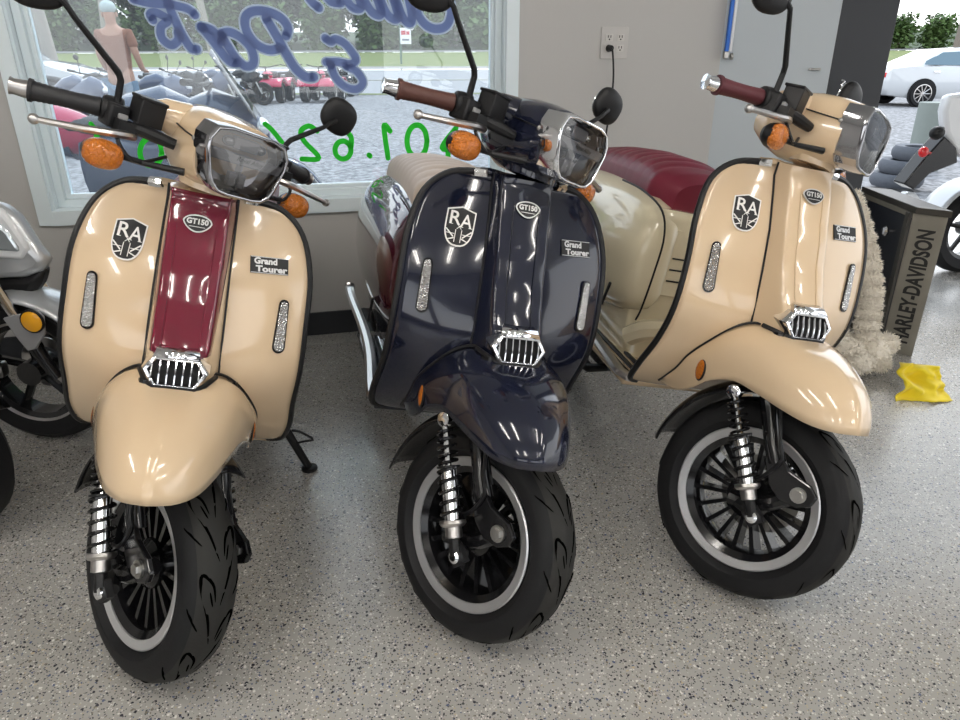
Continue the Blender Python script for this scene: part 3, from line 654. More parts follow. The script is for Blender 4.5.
        m = MB(); m.ell(c_+V((-.001, 0, 0)), (.014 if cfg['grip'] is GRIPM else .026, .0330, .0255), None, 24, 12, p=.85); B(m, 'signal_lens', AMBER, tb)
        m = MB(); m.ell(c_+V((-.002, 0, .002)), (.004, .006, .005)); B(m, 'signal_bulb', CHROME, tb)
        m = MB(); m.tube([c_+V((-.02, -sg*.01, .002)), V((-.200, sg*.13, .966)), V((-.165, sg*.078, .975))], [.006, .005, .007], 8); B(m, 'signal_stalk', BLACK, tb)
        m = MB(); m.tube(cr_spline([V((-.235, sg*.165, 1.010)), V((-.215, sg*.18, .99)), V((-.20, sg*.15, .965)), V((-.22, sg*.09, .985))], 18), .0035, 6); B(m, 'control_cable', BLACK)
    return T

SC = {'L': (-.7074, 1.1129, -1.33468, .24434, .59833), 'C': (-.05108, 1.20784, -1.32792, .21534, .55239), 'R': (.57791, 1.33631, -1.39252, .19492, .59406)}
sL = scooter(SC['L'], dict(paint=CREAM, panel=MAROON, grip=GRIPB, seat=SEATM, label='cream scooter with maroon centre panel and black grips, leaning on its side stand'))
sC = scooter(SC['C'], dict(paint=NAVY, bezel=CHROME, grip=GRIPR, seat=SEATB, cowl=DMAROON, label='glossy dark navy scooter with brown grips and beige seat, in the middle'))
sR = scooter(SC['R'], dict(paint=CREAM, rear=CREAM2, cowl=CREAM2, grip=GRIPM, seat=SEATM, label='all cream scooter with maroon grips and maroon seat, by the box'))

# ================================================================== room
FLOOR = floor_mat()
wy = lambda x: W0.y+(x-W0.x)*WD.y/WD.x
m = MB(); P = [(-5.2, -5, 0), (9, -5, 0), (9, 6.6, 0), (2.05, 5.4, 0), (2.05, wy(2.05)+.1, 0), (-5.2, wy(-5.2)+.1, 0)]
m.loft([[V(p)-V((0, 0, .12)) for p in P], [V(p) for p in P]]); struct(m.build('floor', FLOOR, smooth=0))
WALLM = mat('painted_wall', (.50, .49, .475), .7, bump=(90, .12, .002))
WALLB = mat('daylight_tinted_wall', (.52, .57, .61), .7, bump=(90, .12, .002))  # bluish cast of the window daylight put into this wall's base colour
WHITEF = mat('white_window_frame', (.78, .87, .91), .35)
CEIL = mat('white_ceiling', (.72, .72, .70), .8)
def wbox(mb, u0, u1, z0, z1, o0, o1, mi=0):
    return mb.loft([[wp(u0, z0, o0), wp(u1, z0, o0), wp(u1, z0, o1), wp(u0, z0, o1)], [wp(u0, z1, o0), wp(u1, z1, o0), wp(u1, z1, o1), wp(u0, z1, o1)]], mi=mi)
TH = .16; OU0, OU1, OZ0, OZ1 = -.965, .885, .60, 2.05
m = MB(); wbox(m, -4.6, OU0, 0, 2.9, 0, TH); wbox(m, OU1, 1.88, 0, 2.9, 0, TH); wbox(m, OU0, OU1, 0, OZ0, 0, TH); wbox(m, OU0, OU1, OZ1, 2.9, 0, TH)
struct(m.build('wall_back', WALLM, smooth=0))
pe = on_wall(843, 0, -.22); ue = wuz(pe)[0]
def slab(mb, a, b, z0, z1, t):
    d = (b-a).normalized(); n_ = V((-d.y, d.x, 0)); q = [a, b, b+n_*t, a+n_*t]
    return mb.loft([[V((p.x, p.y, z0)) for p in q], [V((p.x, p.y, z1)) for p in q]])
A_ = wp(1.88, 0); B_ = wp(ue, 0, -.22); m = MB(); slab(m, A_, B_, 0, 2.9, .14); struct(m.build('wall_right', WALLB, smooth=0))
# latch slot on that wall
pw = A_+(B_-A_)*.86; d_ = (B_-A_).normalized(); nn = V((d_.y, -d_.x, 0))
m = MB(); m.box(V((pw.x, pw.y, 1.105))+nn*.004, (.05, .008, .010), Matrix.Rotation(atan2(d_.y, d_.x), 3, 'Z')); m.box(V((pw.x, pw.y, 1.105))+nn*.012+d_*.0, (.030, .012, .006), Matrix.Rotation(atan2(d_.y, d_.x), 3, 'Z'))
tag(m.build('wall_hook', STEEL, bevel=.002), 'small metal latch plate on the pale wall beside the black post', 'hook')
pf = on_wall(901, 0, -.22); uf = wuz(pf)[0]
POST = mat('charcoal_post', (.020, .022, .027), .5)
m = MB(); wbox(m, ue, uf, 0, 2.9, -.22, -.06); struct(m.build('trim_1', POST, smooth=0, bevel=.004))
m = MB(); wbox(m, ue-.02, 6.2, 2.45, 2.9, -.22, .1); wbox(m, 5.6, 6.2, 0, 2.45, -.22, .1); struct(m.build('wall_front_right', WALLM, smooth=0))
m = MB(); P = [(-5.2, -5), (9, -5), (9, 6.0), (-5.2, wy(-5.2)+.1)]
m.loft([[V((a, b, 2.9)) for a, b in P], [V((a, b, 3.0)) for a, b in P]]); struct(m.build('ceiling', CEIL, smooth=0))
m = MB(); a = wp(-4.55, 0); m.loft([[V((a.x-.1, -5, z)), V((a.x, -5, z)), V((a.x, a.y, z)), V((a.x-.1, a.y, z))] for z in (0, 2.9)]); struct(m.build('wall_left', WALLM, smooth=0))
m = MB()
for (x0, x1, z0, z1) in ((-5.2, 9, 0, .7), (-5.2, 9, 2.5, 2.9), (-5.2, -3.6, .7, 2.5), (-1.0, -.6, .7, 2.5), (2.2, 2.6, .7, 2.5), (5.4, 9, .7, 2.5)):
    m.loft([[V((x0, -5.1, z)), V((x1, -5.1, z)), V((x1, -4.98, z)), V((x0, -4.98, z))] for z in (z0, z1)])
struct(m.build('wall_front', mat('dark_front_wall', (.16, .15, .15), .7), smooth=0))
# baseboard
BASEB = mat('black_baseboard', (.012, .013, .016), .4)
m = MB(); wbox(m, -4.5, 1.88, 0, .105, -.012, 0); struct(m.build('baseboard_back', BASEB, smooth=0))
# window
m = MB()
def frame_ring(mb, u0, u1, z0, z1, w, o0, o1, wr=None):
    wr = wr or w
    wbox(mb, u0, u0+w, z0, z1, o0, o1); wbox(mb, u1-wr, u1, z0, z1, o0, o1); wbox(mb, u0+w, u1-wr, z0, z0+w, o0, o1); wbox(mb, u0+w, u1-wr, z1-w, z1, o0, o1)
frame_ring(m, OU0-.05, OU1+.045, OZ0-.045, OZ1+.05, .055, -.018, .0)
frame_ring(m, OU0, OU1, OZ0, OZ1, .012, 0, TH)
wo = struct(m.build('window_1', WHITEF, smooth=0, bevel=.003))
m = MB(); frame_ring(m, OU0+.012, OU1-.012, OZ0+.012, OZ1-.012, .028, .05, .14); frame_ring(m, OU0+.04, OU1-.035, OZ0+.04, OZ1-.04, .016, .075, .115)
struct(m.build('window_frame', WHITEF, wo, smooth=0, bevel=.003))
m = MB(); wbox(m, OU0+.05, OU1-.04, OZ0+.05, OZ1-.05, .093, .097); g_ = m.build('window_pane', PANE, wo, smooth=0)

# ================================================================== ceiling lights
TUBE = mat('lit_tube', (1, 1, 1), emis=(1., .95, .88), es=50.)
FIX = mat('lamp_housing', (.8, .8, .8), .4)
lp0 = None
for i, (x_, y_) in enumerate([(-2.3, .0), (-.9, .0), (.5, .0), (1.9, .0), (-2.3, -2.9), (-.9, -2.9), (.5, -2.9), (1.9, -2.9), (3.6, -1.0)]):
    if lp0 is None:
        lp0 = empty('ceiling_light', (x_, y_, 2.9)); b_ = MB(); b_.box((0, 0, -.03), (.16, 1.30, .06)); b_.build('lamp_housing', FIX, lp0)
        for s_ in (-1, 1): t_ = MB(); t_.cyl(V((s_*.045, -.60, -.075)), V((s_*.045, .60, -.075)), .015, n=12); t_.build('lamp_tube', TUBE, lp0)
        e_ = lp0
    else: e_ = copy_tree(lp0); e_.location = (x_, y_, 2.9)
    tag(e_, 'twin tube fluorescent ceiling light above the showroom floor', 'ceiling light', 'fluorescent ceiling lights')

# ================================================================== small things on the walls
m = MB(); pc = on_wall(614, 43); u_, z_ = wuz(pc)
out = empty('wall_outlet', wp(u_, z_, 0)); tag(out, 'white four-socket outlet plate on the wall right of the window', 'outlet')
R_ = Matrix.Rotation(atan2(WD.y, WD.x), 3, 'Z'); RW = R_
m.box(V((0, 0, 0))-WN*.003, (.125, .006, .125), R_); m.build('cover_plate', mat('outlet_white', (.55, .53, .51), .4), out, bevel=.002)
for a_ in (-1, 1):
    for b_ in (-1, 1):
        s_ = MB(); c_ = WD*(.026*a_)-WN*.007+V((0, 0, .021*b_)); s_.box(c_, (.034, .003, .028), R_); so = s_.build('socket', mat('outlet_face', (.62, .60, .57), .4), out, bevel=.003)
        s_ = MB()
        for q_ in (-.006, .006): s_.box(c_+WD*q_-WN*.002+V((0, 0, .004)), (.003, .002, .010), R_)
        s_.cyl(c_-WN*.001+V((0, 0, -.007)), c_-WN*.003+V((0, 0, -.007)), .003); s_.build('socket_slot', DARKIN, so)
pl0 = wp(u_, z_, 0)+WD*-.026-WN*.009+V((0, 0, -.021))
m = MB(); m.cyl(pl0, pl0-WN*.026, .015, .012); m.tube(cr_spline([pl0-WN*.02, pl0-WN*.045+V((0, 0, -.02)), pl0-WN*.04+V((.012, 0, -.15)), pl0-WN*.03+V((.0, 0, -.35)), pl0-WN*.03+V((-.03, 0, -.7)), pl0-WN*.03+V((0, 0, -1.19)), pl0-WN*.2+V((.1, 0, -1.212))], 50), .0042, 8)
tag(m.build('power_cord', BLACK), 'black power cord plugged into the wall outlet and hanging down', 'cord')
# blue and white rolled blind/banner at the wall corner
b0 = on_wall(728, 52, -.035); t0_ = V((b0.x, b0.y, 2.2))
bn = empty('squeegee', b0); tag(bn, 'blue and white pole hanging in the wall corner right of the outlet', 'pole')
m = MB(); m.box((0-.008, 0, .5), (.016, .02, 1.0)); m.build('pole', mat('blue_pole', (.03, .16, .62), .4), bn, bevel=.003)
m = MB(); m.box((.009, .004, .5), (.014, .018, 1.0)); m.build('sleeve', WHITEP, bn, bevel=.003)
m = MB(); m.box((-.008, 0, -.012), (.022, .024, .030)); m.cyl(V((.010, -.005, -.018)), V((.022, -.005, -.018)), .014); m.build('end_clamp', STEEL, bn, bevel=.003)
# little chain hook on the post
hk = on_wall(841, 85, -.24); m = MB()
m.tube(cr_spline([hk+V((.0, 0, .02)), hk+V((.008, -.01, .015)), hk+V((-.004, -.012, 0)), hk+V((.008, -.01, -.02)), hk+V((0, -.01, -.035))], 20), .004, 6)
tag(m.build('pull_chain', CHROME), 'short silver chain hanging on the black post', 'chain')

# ================================================================== window lettering
GOFF = .0915
def gp(px, py): return on_wall(px, py, GOFF)
def vinyl(name, c, tr):
    m = bpy.data.materials.new(name); m.use_nodes = True; n = m.node_tree.nodes; l = m.node_tree.links; n.clear()
    o = n.new('ShaderNodeOutputMaterial'); d = n.new('ShaderNodeBsdfDiffuse'); t = n.new('ShaderNodeBsdfTranslucent'); x = n.new('ShaderNodeMixShader')
    d.inputs[0].default_value = (*c, 1); t.inputs[0].default_value = (*tr, 1); x.inputs[0].default_value = .6; l.new(d.outputs[0], x.inputs[1]); l.new(t.outputs[0], x.inputs[2]); l.new(x.outputs[0], o.inputs[0]); return m
BLUEV = vinyl('blue_vinyl', (.30, .36, .58), (.32, .40, .66)); WHV = vinyl('pale_vinyl_edge', (.55, .62, .72), (.62, .70, .82)); GREENV = vinyl('green_vinyl', (.06, .70, .06), (.03, .60, .04))
def letters(glyphs, wpx, mats, label, part, dual=True):
    k0 = gp(*glyphs[0][0][0]); T = empty('window_lettering', k0); tag(T, label, 'window lettering')
    for gl_ in glyphs:
        m = MB()
        for st_ in gl_:
            P = [gp(*p)-k0 for p in st_]; k = on_wall(st_[0][0]+10, st_[0][1], GOFF)-k0; sc_ = (k-P[0]).length/10
            if dual: ribbon(m, P, wpx*sc_*1.42, -WN, -.0003, 1)
            ribbon(m, P, wpx*sc_, -WN, .0004, 0)
        m.build(part, mats, T, smooth=0, recalc=False)
letters([[[(314, 77), (306, 77), (296, 69), (287, 55), (280, 42), (272, 28), (266, 18)], [(286, 36), (288, 28), (281, 18), (268, 12), (254, 11), (246, 16), (245, 26), (250, 37), (259, 46), (270, 50), (280, 48)]],
    [[(221, 34), (229, 32), (240, 37), (250, 47), (254, 58), (252, 65), (245, 66), (236, 58), (228, 46), (222, 36)]], [[(237, 63), (229, 61), (219, 49), (209, 36), (201, 27)], [(201, 27), (212, 30), (222, 42)]],
    [[(197, 49), (191, 48), (183, 36), (175, 20), (170, 8), (168, -4)], [(133, -1), (150, 3), (172, 5), (188, 9), (195, 15)]], [[(153, 20), (150, 14), (157, 13), (168, 20), (161, 27), (162, 38), (171, 45), (178, 40), (178, 32)]]],
    8.4, [BLUEV, WHV], 'blue mirrored script word Parts painted on the window glass', 'letter')
letters([[[(325, 38), (331, 42), (335, 39), (344, 43), (352, 52), (356, 60), (350, 64), (338, 62), (326, 62)], [(331, 66), (336, 78), (346, 87), (357, 89), (363, 82), (357, 72), (346, 66)]]], 7.4, [BLUEV, WHV], 'blue mirrored ampersand on the glass below the upper word', 'letter')
letters([[[(306, -6), (312, 2), (319, 8)]], [[(324, -6), (332, 2), (341, 3)]], [[(343, -6), (352, 7), (361, 8), (358, -4)]], [[(361, -6), (372, 12), (381, 14), (376, -4)]], [[(378, -6), (388, 15), (398, 18), (392, -4)]], [[(394, -6), (404, 19), (412, 21), (408, -4)]], [[(413, -4), (418, 14), (426, 25), (437, 29), (447, 25), (451, 12), (449, -4)]]],
        8., [BLUEV, WHV], 'lower ends of a blue mirrored script word along the window top', 'letter')
letters([[[(456, 128), (442, 148), (459, 148)], [(448, 138), (448, 158)]], [[(417+10*cos(a), 141+16*sin(a)) for a in [k*pi/5 for k in range(11)]]], [[(390, 131), (384, 126), (388, 158)]], [[(369, 155), (370, 156)]],
        [[(343+8*cos(a), 150+9*sin(a)) for a in [k*pi/4-.6 for k in range(9)]], [(351, 147), (351, 137), (344, 129)]], [[(317, 131), (309, 126), (301, 131), (304, 141), (319, 158), (302, 159)]], [[(265, 124), (272, 130), (284, 145)]],
        [[(151+11*cos(a), 152+14*sin(a)) for a in [k*pi/5 for k in range(11)]]], [[(91, 124), (97, 134), (92, 146)]]], 5.2, [GREENV], 'green mirrored phone number low on the window glass', 'digit', dual=False)

# ================================================================== generic motorcycle (x forward, y left)
GRAVEL = mat('gravel', (.13, .13, .135), .9, bump=(30, .4, .02)); vary(GRAVEL, (.31, .31, .32), 16, .40, .60, detail=6)
ASPH = mat('pale_road', (.29, .29, .30), .85); CURB = mat('concrete_kerb', (.27, .26, .25), .85)
GRASS = mat('mown_grass', (.09, .14, .035), .9); vary(GRASS, (.19, .20, .07), 3, .35, .65, detail=8)
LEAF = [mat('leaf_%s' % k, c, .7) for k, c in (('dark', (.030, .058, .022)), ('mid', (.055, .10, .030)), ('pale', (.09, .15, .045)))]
BARK = mat('bark', (.20, .17, .14), .9); BARKP = mat('pale_bark', (.27, .25, .22), .9)
CARW = mat('white_car_paint', (.55, .57, .59), .12, coat=1); CARS = mat('silver_car_paint', (.38, .41, .44), .2, coat=1)
GLD = mat('dark_car_glass', (.10, .16, .20), .05, spec=.9, metal=.3)
NB = mat('navy_fairing', (.035, .055, .11), .2, coat=.6); REDF = mat('red_fairing', (.48, .02, .08), .2, coat=.6)
SEATD = mat('black_seat', (.02, .02, .022), .5)
def simple_wheel(parent, name, c, R, W, rimm, fn=None, sp=5):
    t = MB(); rr = R*.68
    t.lathe([(rr, -W*.8), (R-.03, -W), (R-.008, -W*.6), (R, 0), (R-.008, W*.6), (R-.03, W), (rr, W*.8)], c, (0, 1, 0), 36, closed=True); to = t.build(name+'_tyre', RUBBER, parent, fn=fn)
    t = MB(); t.lathe([(rr+.002, -W*.75), (rr-.02, -W*.6), (rr-.02, W*.6), (rr+.002, W*.75)], c, (0, 1, 0), 36, closed=True)
    t.lathe([(.0, -.05), (.04, -.05), (.04, .05), (0, .05)], c, (0, 1, 0), 14)
    for k in range(sp):
        a = 2*pi*k/sp+.3; C = V(c); t.tube([C+V((cos(a), 0, sin(a)))*.035, C+V((cos(a+.1), 0, sin(a+.1)))*(rr-.015)], .013, 6)
    t.build(name+'_rim', rimm, parent, fn=fn); return to
def motorcycle(loc, rz, body, label, R=.30, tail=True, screen=None, group=None, s=1., rim=None, scooterish=False, mirrors=True, tilt=.12):
    T = empty('motorcycle', loc, (-tilt, 0, rz), label, 'motorcycle', group); T.scale = (s,)*3
    rim = rim or GBLACK; wb = 1.35
    simple_wheel(T, 'front', (0, 0, R), R, .055, rim); simple_wheel(T, 'rear', (-wb, 0, R), R, .07, rim)
    m = MB()
    for sg in (-1, 1): m.tube([V((0, sg*.09, R)), V((-.28, sg*.09, .88))], .022, 8)
    m.box((-.28, 0, .86), (.07, .22, .05)); m.build('fork', STEEL, T)
    m = MB(); L = []
    for k in range(11): a = radians(30+120*k/10); L.append([V(((R+.03)*cos(a), y_, R+(R+.03)*sin(a)-abs(y_)*.3)) for y_ in (-.07, -.03, .03, .07)])
    m.grid(L); m.build('front_fender', body, T, solid=.006)
    m = MB(); m.box((-.66, 0, .40), (.42, .26, .30)); m.cyl(V((-.62, -.17, .36)), V((-.62, .17, .36)), .10); m.box((-.52, 0, .58), (.2, .2, .12)); m.build('engine', BLACK, T, bevel=.03)
    m = MB(); S_ = lambda x_, w_, zb, zt: [V((x_, w_*cos(a), (zb+zt)/2+(zt-zb)/2*sin(a))) for a in [2*pi*j/16 for j in range(16)]]
    m.loft([S_(.02, .04, .70, .78), S_(-.10, .13, .62, .92), S_(-.25, .19, .45, .98), S_(-.42, .18, .42, .92), S_(-.55, .12, .58, .90)]); f_ = m.build('fairing', body, T)
    m = MB(); m.ell((-.02, 0, .77), (.05, .09, .055)); m.build('headlight', LENS if False else mat('headlamp', (.75, .78, .8), .1, metal=.5), f_)
    m = MB(); m.loft([S_(-.38, .12, .78, .93), S_(-.52, .15, .72, 1.0), S_(-.70, .13, .72, .96), S_(-.84, .08, .72, .86)]); m.build('fuel_tank', body, T)
    m = MB(); m.loft([S_(-.80, .10, .72, .84), S_(-.98, .15, .74, .85)]+([S_(-1.25, .13, .80, .92), S_(-1.5, .08, .86, .95)] if tail else [S_(-1.15, .12, .78, .87)])); m.build('seat', SEATD, T)
    if tail:
        m = MB(); m.loft([S_(-1.0, .13, .62, .78), S_(-1.3, .11, .70, .86), S_(-1.62, .06, .82, .90)]); tl = m.build('tail_cowl', body, T)
        m = MB(); m.ell((-1.62, 0, .86), (.02, .06, .025)); m.build('tail_lamp', REDL, tl)
    m = MB(); m.tube([V((-.33, -.36, 1.02)), V((-.30, -.18, 1.0)), V((-.30, .18, 1.0)), V((-.33, .36, 1.02))], .012, 8); m.tube([V((-.34, -.38, 1.02)), V((-.32, -.26, 1.015))], .018, 8); m.tube([V((-.34, .38, 1.02)), V((-.32, .26, 1.015))], .018, 8); m.build('handlebar', BLACK, T)
    if mirrors:
        for sg in (-1, 1):
            m = MB(); m.tube([V((-.28, sg*.2, 1.0)), V((-.22, sg*.30, 1.18))], .006, 6); m.ell((-.22, sg*.33, 1.2), (.015, .06, .038)); m.build('mirror', BLACK, T)
    if screen:
        m = MB(); m.grid([[V((-.03-.20*t_, y_*(1-.35*t_**2), .85+.33*t_-1.2*y_*y_*(1))) for y_ in [-.16+.04*k for k in range(9)]] for t_ in [j/6 for j in range(7)]]); m.build('windscreen', screen, T, solid=.004, smooth=60)
    m = MB(); m.tube([V((-.5, -.12, .25)), V((-.8, -.16, .2)), V((-1.05, -.18, .28)), V((-1.45, -.20, .42))], [.02, .022, .045, .05], 12); m.build('exhaust', STEEL if tail else BLACK, T)
    m = MB(); 
    for sg in (-1, 1): m.tube([V((-.85, sg*.08, .36)), V((-wb, sg*.09, R))], .022, 8)
    m.build('swingarm', BLACK, T)
    return T
def atv(loc, rz, body, label, group=None):
    T = empty('quad_bike', loc, (0, 0, rz), label, 'quad bike', group)
    for x_ in (0, -1.2):
        for sg in (-1, 1): simple_wheel(T, 'front' if x_ == 0 else 'rear', (x_, sg*.42, .30), .30, .11, STEEL)
    m = MB(); m.box((-.6, 0, .45), (1.2, .4, .25)); m.build('engine', BLACK, T, bevel=.05)
    for x_, n_ in ((.0, 'front_fender'), (-1.2, 'rear_fender')):
        m = MB(); m.grid([[V((x_+.42*cos(a), y_, .42+.28*sin(a))) for y_ in (-.56, -.3, 0, .3, .56)] for a in [radians(10+160*k/8) for k in range(9)]]); m.build(n_, body, T, solid=.02)
    m = MB(); m.ell((-.38, 0, .78), (.30, .14, .14)); m.build('fuel_tank', body, T)
    m = MB(); m.ell((-.88, 0, .80), (.36, .16, .09), p=.8); m.build('seat', SEATD, T)
    m = MB(); m.tube([V((-.3, -.38, 1.06)), V((-.2, -.12, 1.0)), V((-.2, .12, 1.0)), V((-.3, .38, 1.06))], .016, 8); m.tube([V((-.2, 0, 1.0)), V((-.1, 0, .6))], .02); m.build('handlebar', BLACK, T)
    m = MB()
    for x_ in (.15, -1.35):
        for k in range(5): m.tube([V((x_-.2+.1*k, -.35, .80)), V((x_-.2+.1*k, .35, .80))], .012, 6)
        m.tube([V((x_-.2, -.35, .8)), V((x_+.2, -.35, .8)), V((x_+.2, .35, .8)), V((x_-.2, .35, .8))], .014, 6, closed=True)
        m.box((x_, 0, .74), (.1, .3, .1))
    m.build('rack', BLACK, T); return T

# ---- left: silver motorcycle, front end (beside the left scooter)
hd = radians(-4); U_ = V((cos(hd), sin(hd), 0)); N2 = V((sin(hd), -cos(hd), 0))   # N2 towards the camera side
wc = at(41, 375, 2.04); T = empty('silver_motorcycle', (wc.x, wc.y, 0), (0, 0, hd)); tag(T, 'silver motorcycle front end with amber reflector, at the left edge beside the cream scooter', 'motorcycle')
Rw = .245
simple_wheel(T, 'front', (0, 0, Rw), Rw, .05, GBLACK, sp=5)
m = MB(); m.lathe([(.163, -.036), (.170, -.041), (.170, -.043), (.162, -.039)], (0, 0, Rw), (0, 1, 0), 48, closed=True); m.build('rim_edge', SATIN, T)
m = MB(); m.lathe([(.055, .046), (.088, .046), (.088, .050), (.055, .050)], (0, 0, Rw), (0, 1, 0), 32, closed=True); m.build('brake_disc', SATIN, T)
m = MB(); m.box((-.10, -.06, Rw+.02), (.07, .04, .05)); m.build('brake_caliper', STEEL, T, bevel=.008)
def lp_(a, b, off):
    o0 = V((wc.x, wc.y, 0)); d = ray(a, b); o = V((0, 0, H)); t_ = ((o0-o).dot(N2)+off)/d.dot(N2); p = o+d*t_-o0; return (p.dot(U_), p.z)
for sg in (-1, 1):
    L_ = [lp_(*q_, .085) for q_ in ((58, 378), (46, 362), (38, 350), (30, 338), (4, 300), (-14, 272))]; W3 = [V((a_, sg*.085, b_)) for a_, b_ in L_]
    m = MB(); m.tube(W3[:4], [.017, .019, .021, .021], 12); fk = m.build('fork_leg', GBLACK, T)
    m = MB(); m.tube(W3[3:], .015, 12); m.build('fork_tube', CHROME, fk)
    poly = [lp_(*q_, .11) for q_ in ((5, 317), (37, 309), (45, 315), (47, 333), (38, 348), (30, 350), (21, 339))]
    m = MB(); m.prism(poly, V((0, -.11 if sg < 0 else .122, 0)), V((1, 0, 0)), V((0, 0, 1)), .012); gd = m.build('fork_guard', mat('fork_guard_grey', (.36, .36, .37), .35, metal=.3), T, smooth=0, bevel=.004)
    rx, rz = lp_(33, 321, .122)
    m = MB(); m.lathe([(0, 0), (.036, 0), (.036, .006), (0, .008)], V((rx, sg*.122, rz)), (0, sg, 0), 22); m.build('guard_reflector_ring', BLACK, gd)
    m = MB(); m.lathe([(0, 0), (.031, 0), (.031, .008), (.022, .013), (0, .014)], V((rx, sg*.122, rz)), (0, sg, 0), 22); tag(m.build('guard_reflector', mat('yellow_amber', (.9, .42, .02), .2, coat=.4), gd), 'round amber reflector')
m = MB(); L = []
for k in range(15):
    a = radians(20+110*k/14); L.append([V(((Rw+.025-.5*yy*yy*6)*cos(a), yy, Rw+(Rw+.025-.5*yy*yy*6)*sin(a))) for yy in (-.08, -.06, -.03, 0, .03, .06, .08)])
m.grid(L); m.build('front_fender', SILVER, T, solid=.006, smooth=60)
def side_prism(px, off, t, matl, name, parent, bevel=.01, Y=2.04):
    """outline traced at its own distance, given real depth t and its own thickness"""
    o0 = V((wc.x, wc.y, 0)); P = []
    for a, b in px:
        d = ray(a, b); o = V((0, 0, H)); t_ = ((o0-o).dot(N2)+off)/d.dot(N2); p = o+d*t_-o0; P.append((p.dot(U_), p.z))
    m = MB(); m.prism(P, V((0, -off, 0)), V((1, 0, 0)), V((0, 0, 1)), -t); return m.build(name, matl, parent, smooth=30, bevel=bevel)
fa = side_prism([(-60, 190), (-2, 206), (12, 217), (22, 232), (34, 250), (46, 263), (38, 273), (22, 279), (-60, 282)], .03, .06, SILVER, 'front_fairing', T, .022)
side_prism([(-50, 210), (-2, 208), (10, 222), (20, 236), (29, 250), (22, 261), (-50, 256)], .036, .05, WHITEP, 'lamp_surround', fa, .012)
side_prism([(-40, 224), (-2, 222), (8, 232), (18, 247), (20, 253), (-40, 249)], .042, .05, mat('headlamp_clear', (.62, .68, .72), .1, metal=.6), 'headlamp', fa, .012)
side_prism([(-60, 281), (22, 278), (43, 268), (38, 285), (30, 297), (12, 301), (-10, 308), (-60, 330)], .02, .06, BLACK, 'lower_fairing', T, .02)
m = MB(); m.box((-.75, 0, .48), (.55, .26, .40)); m.loft([[V((-.45, .13*cos(a), .62+.14*sin(a))) for a in [2*pi*j/14 for j in range(14)]], [V((-.8, .16*cos(a), .72+.12*sin(a))) for a in [2*pi*j/14 for j in range(14)]], [V((-1.5, .10*cos(a), .76+.07*sin(a))) for a in [2*pi*j/14 for j in range(14)]]]); m.build('rear_body', SILVER, T, bevel=.04)
simple_wheel(T, 'rear', (-1.28, 0, Rw), Rw, .06, GBLACK)
# ---- bottom left: tyre of the next motorcycle
wc2 = at(-66, 488, 1.52); tm = motorcycle((wc2.x, wc2.y, 0), radians(-12), GBLACK, 'black front tyre of a motorcycle cut off at the lower left edge', R=.245, mirrors=False, tilt=0)
# ---- right: white motorcycle behind the box, tail towards the room
hr = radians(6); rc = at(968, 229, 3.95)
tw = motorcycle((rc.x+1.35*cos(hr), rc.y+1.35*sin(hr), 0), hr, WHITEP, 'white motorcycle tail with red lamp at the right edge, behind the box', R=.25, tail=False, mirrors=False, tilt=0)
o0 = V((rc.x+1.35*cos(hr), rc.y+1.35*sin(hr), 0)); Ur = V((cos(hr), sin(hr), 0)); Nr = V((sin(hr), -cos(hr), 0))
def rp(a, b, off):
    d = ray(a, b); o = V((0, 0, H)); t_ = ((o0-o).dot(Nr)+off)/d.dot(Nr); p = o+d*t_-o0; return (p.dot(Ur), p.z)
def rprism(px, off, t, matl, name, bevel=.01):
    m = MB(); m.prism([rp(a, b, off) for a, b in px], V((0, -off, 0)), V((1, 0, 0)), V((0, 0, 1)), -t); return m.build(name, matl, tw, smooth=30, bevel=bevel)
rprism([(950, 95), (990, 90), (1000, 170), (960, 157), (947, 134), (945, 112)], .05, .07, WHITEP, 'side_panel', .02)
rprism([(904, 184), (925, 158), (945, 136), (957, 148), (958, 163), (945, 168), (930, 174), (914, 190)], .05, .10, GBLACK, 'undertail', .008)
rprism([(894, 207), (908, 192), (916, 193), (934, 214), (928, 218), (910, 212)], .12, .05, SILVER, 'muffler_tip', .008)
m = MB(); L = []
for k in range(13):
    a = radians(35+125*k/12); L.append([V((-1.35+.285*cos(a), yy, .25+.285*sin(a))) for yy in (-.09, -.05, 0, .05, .09)])
m.grid(L); m.build('rear_fender', SILVER, tw, solid=.006)
x_, z_ = rp(923.5, 152, .14); m = MB(); m.ell((x_, -.14, z_), (.027, .02, .027)); m.tube([V((x_, -.14, z_)), V((x_+.12, -.04, z_-.02))], .008); m.build('rear_signal', REDL, tw)
x_, z_ = rp(937, 133, .22); m = MB(); m.ell((x_, -.22, z_), (.038, .03, .034)); m.tube([V((x_, -.2, z_)), V((x_+.12, -.1, z_+.01))], .01); m.build('passenger_grip', BLACK, tw)

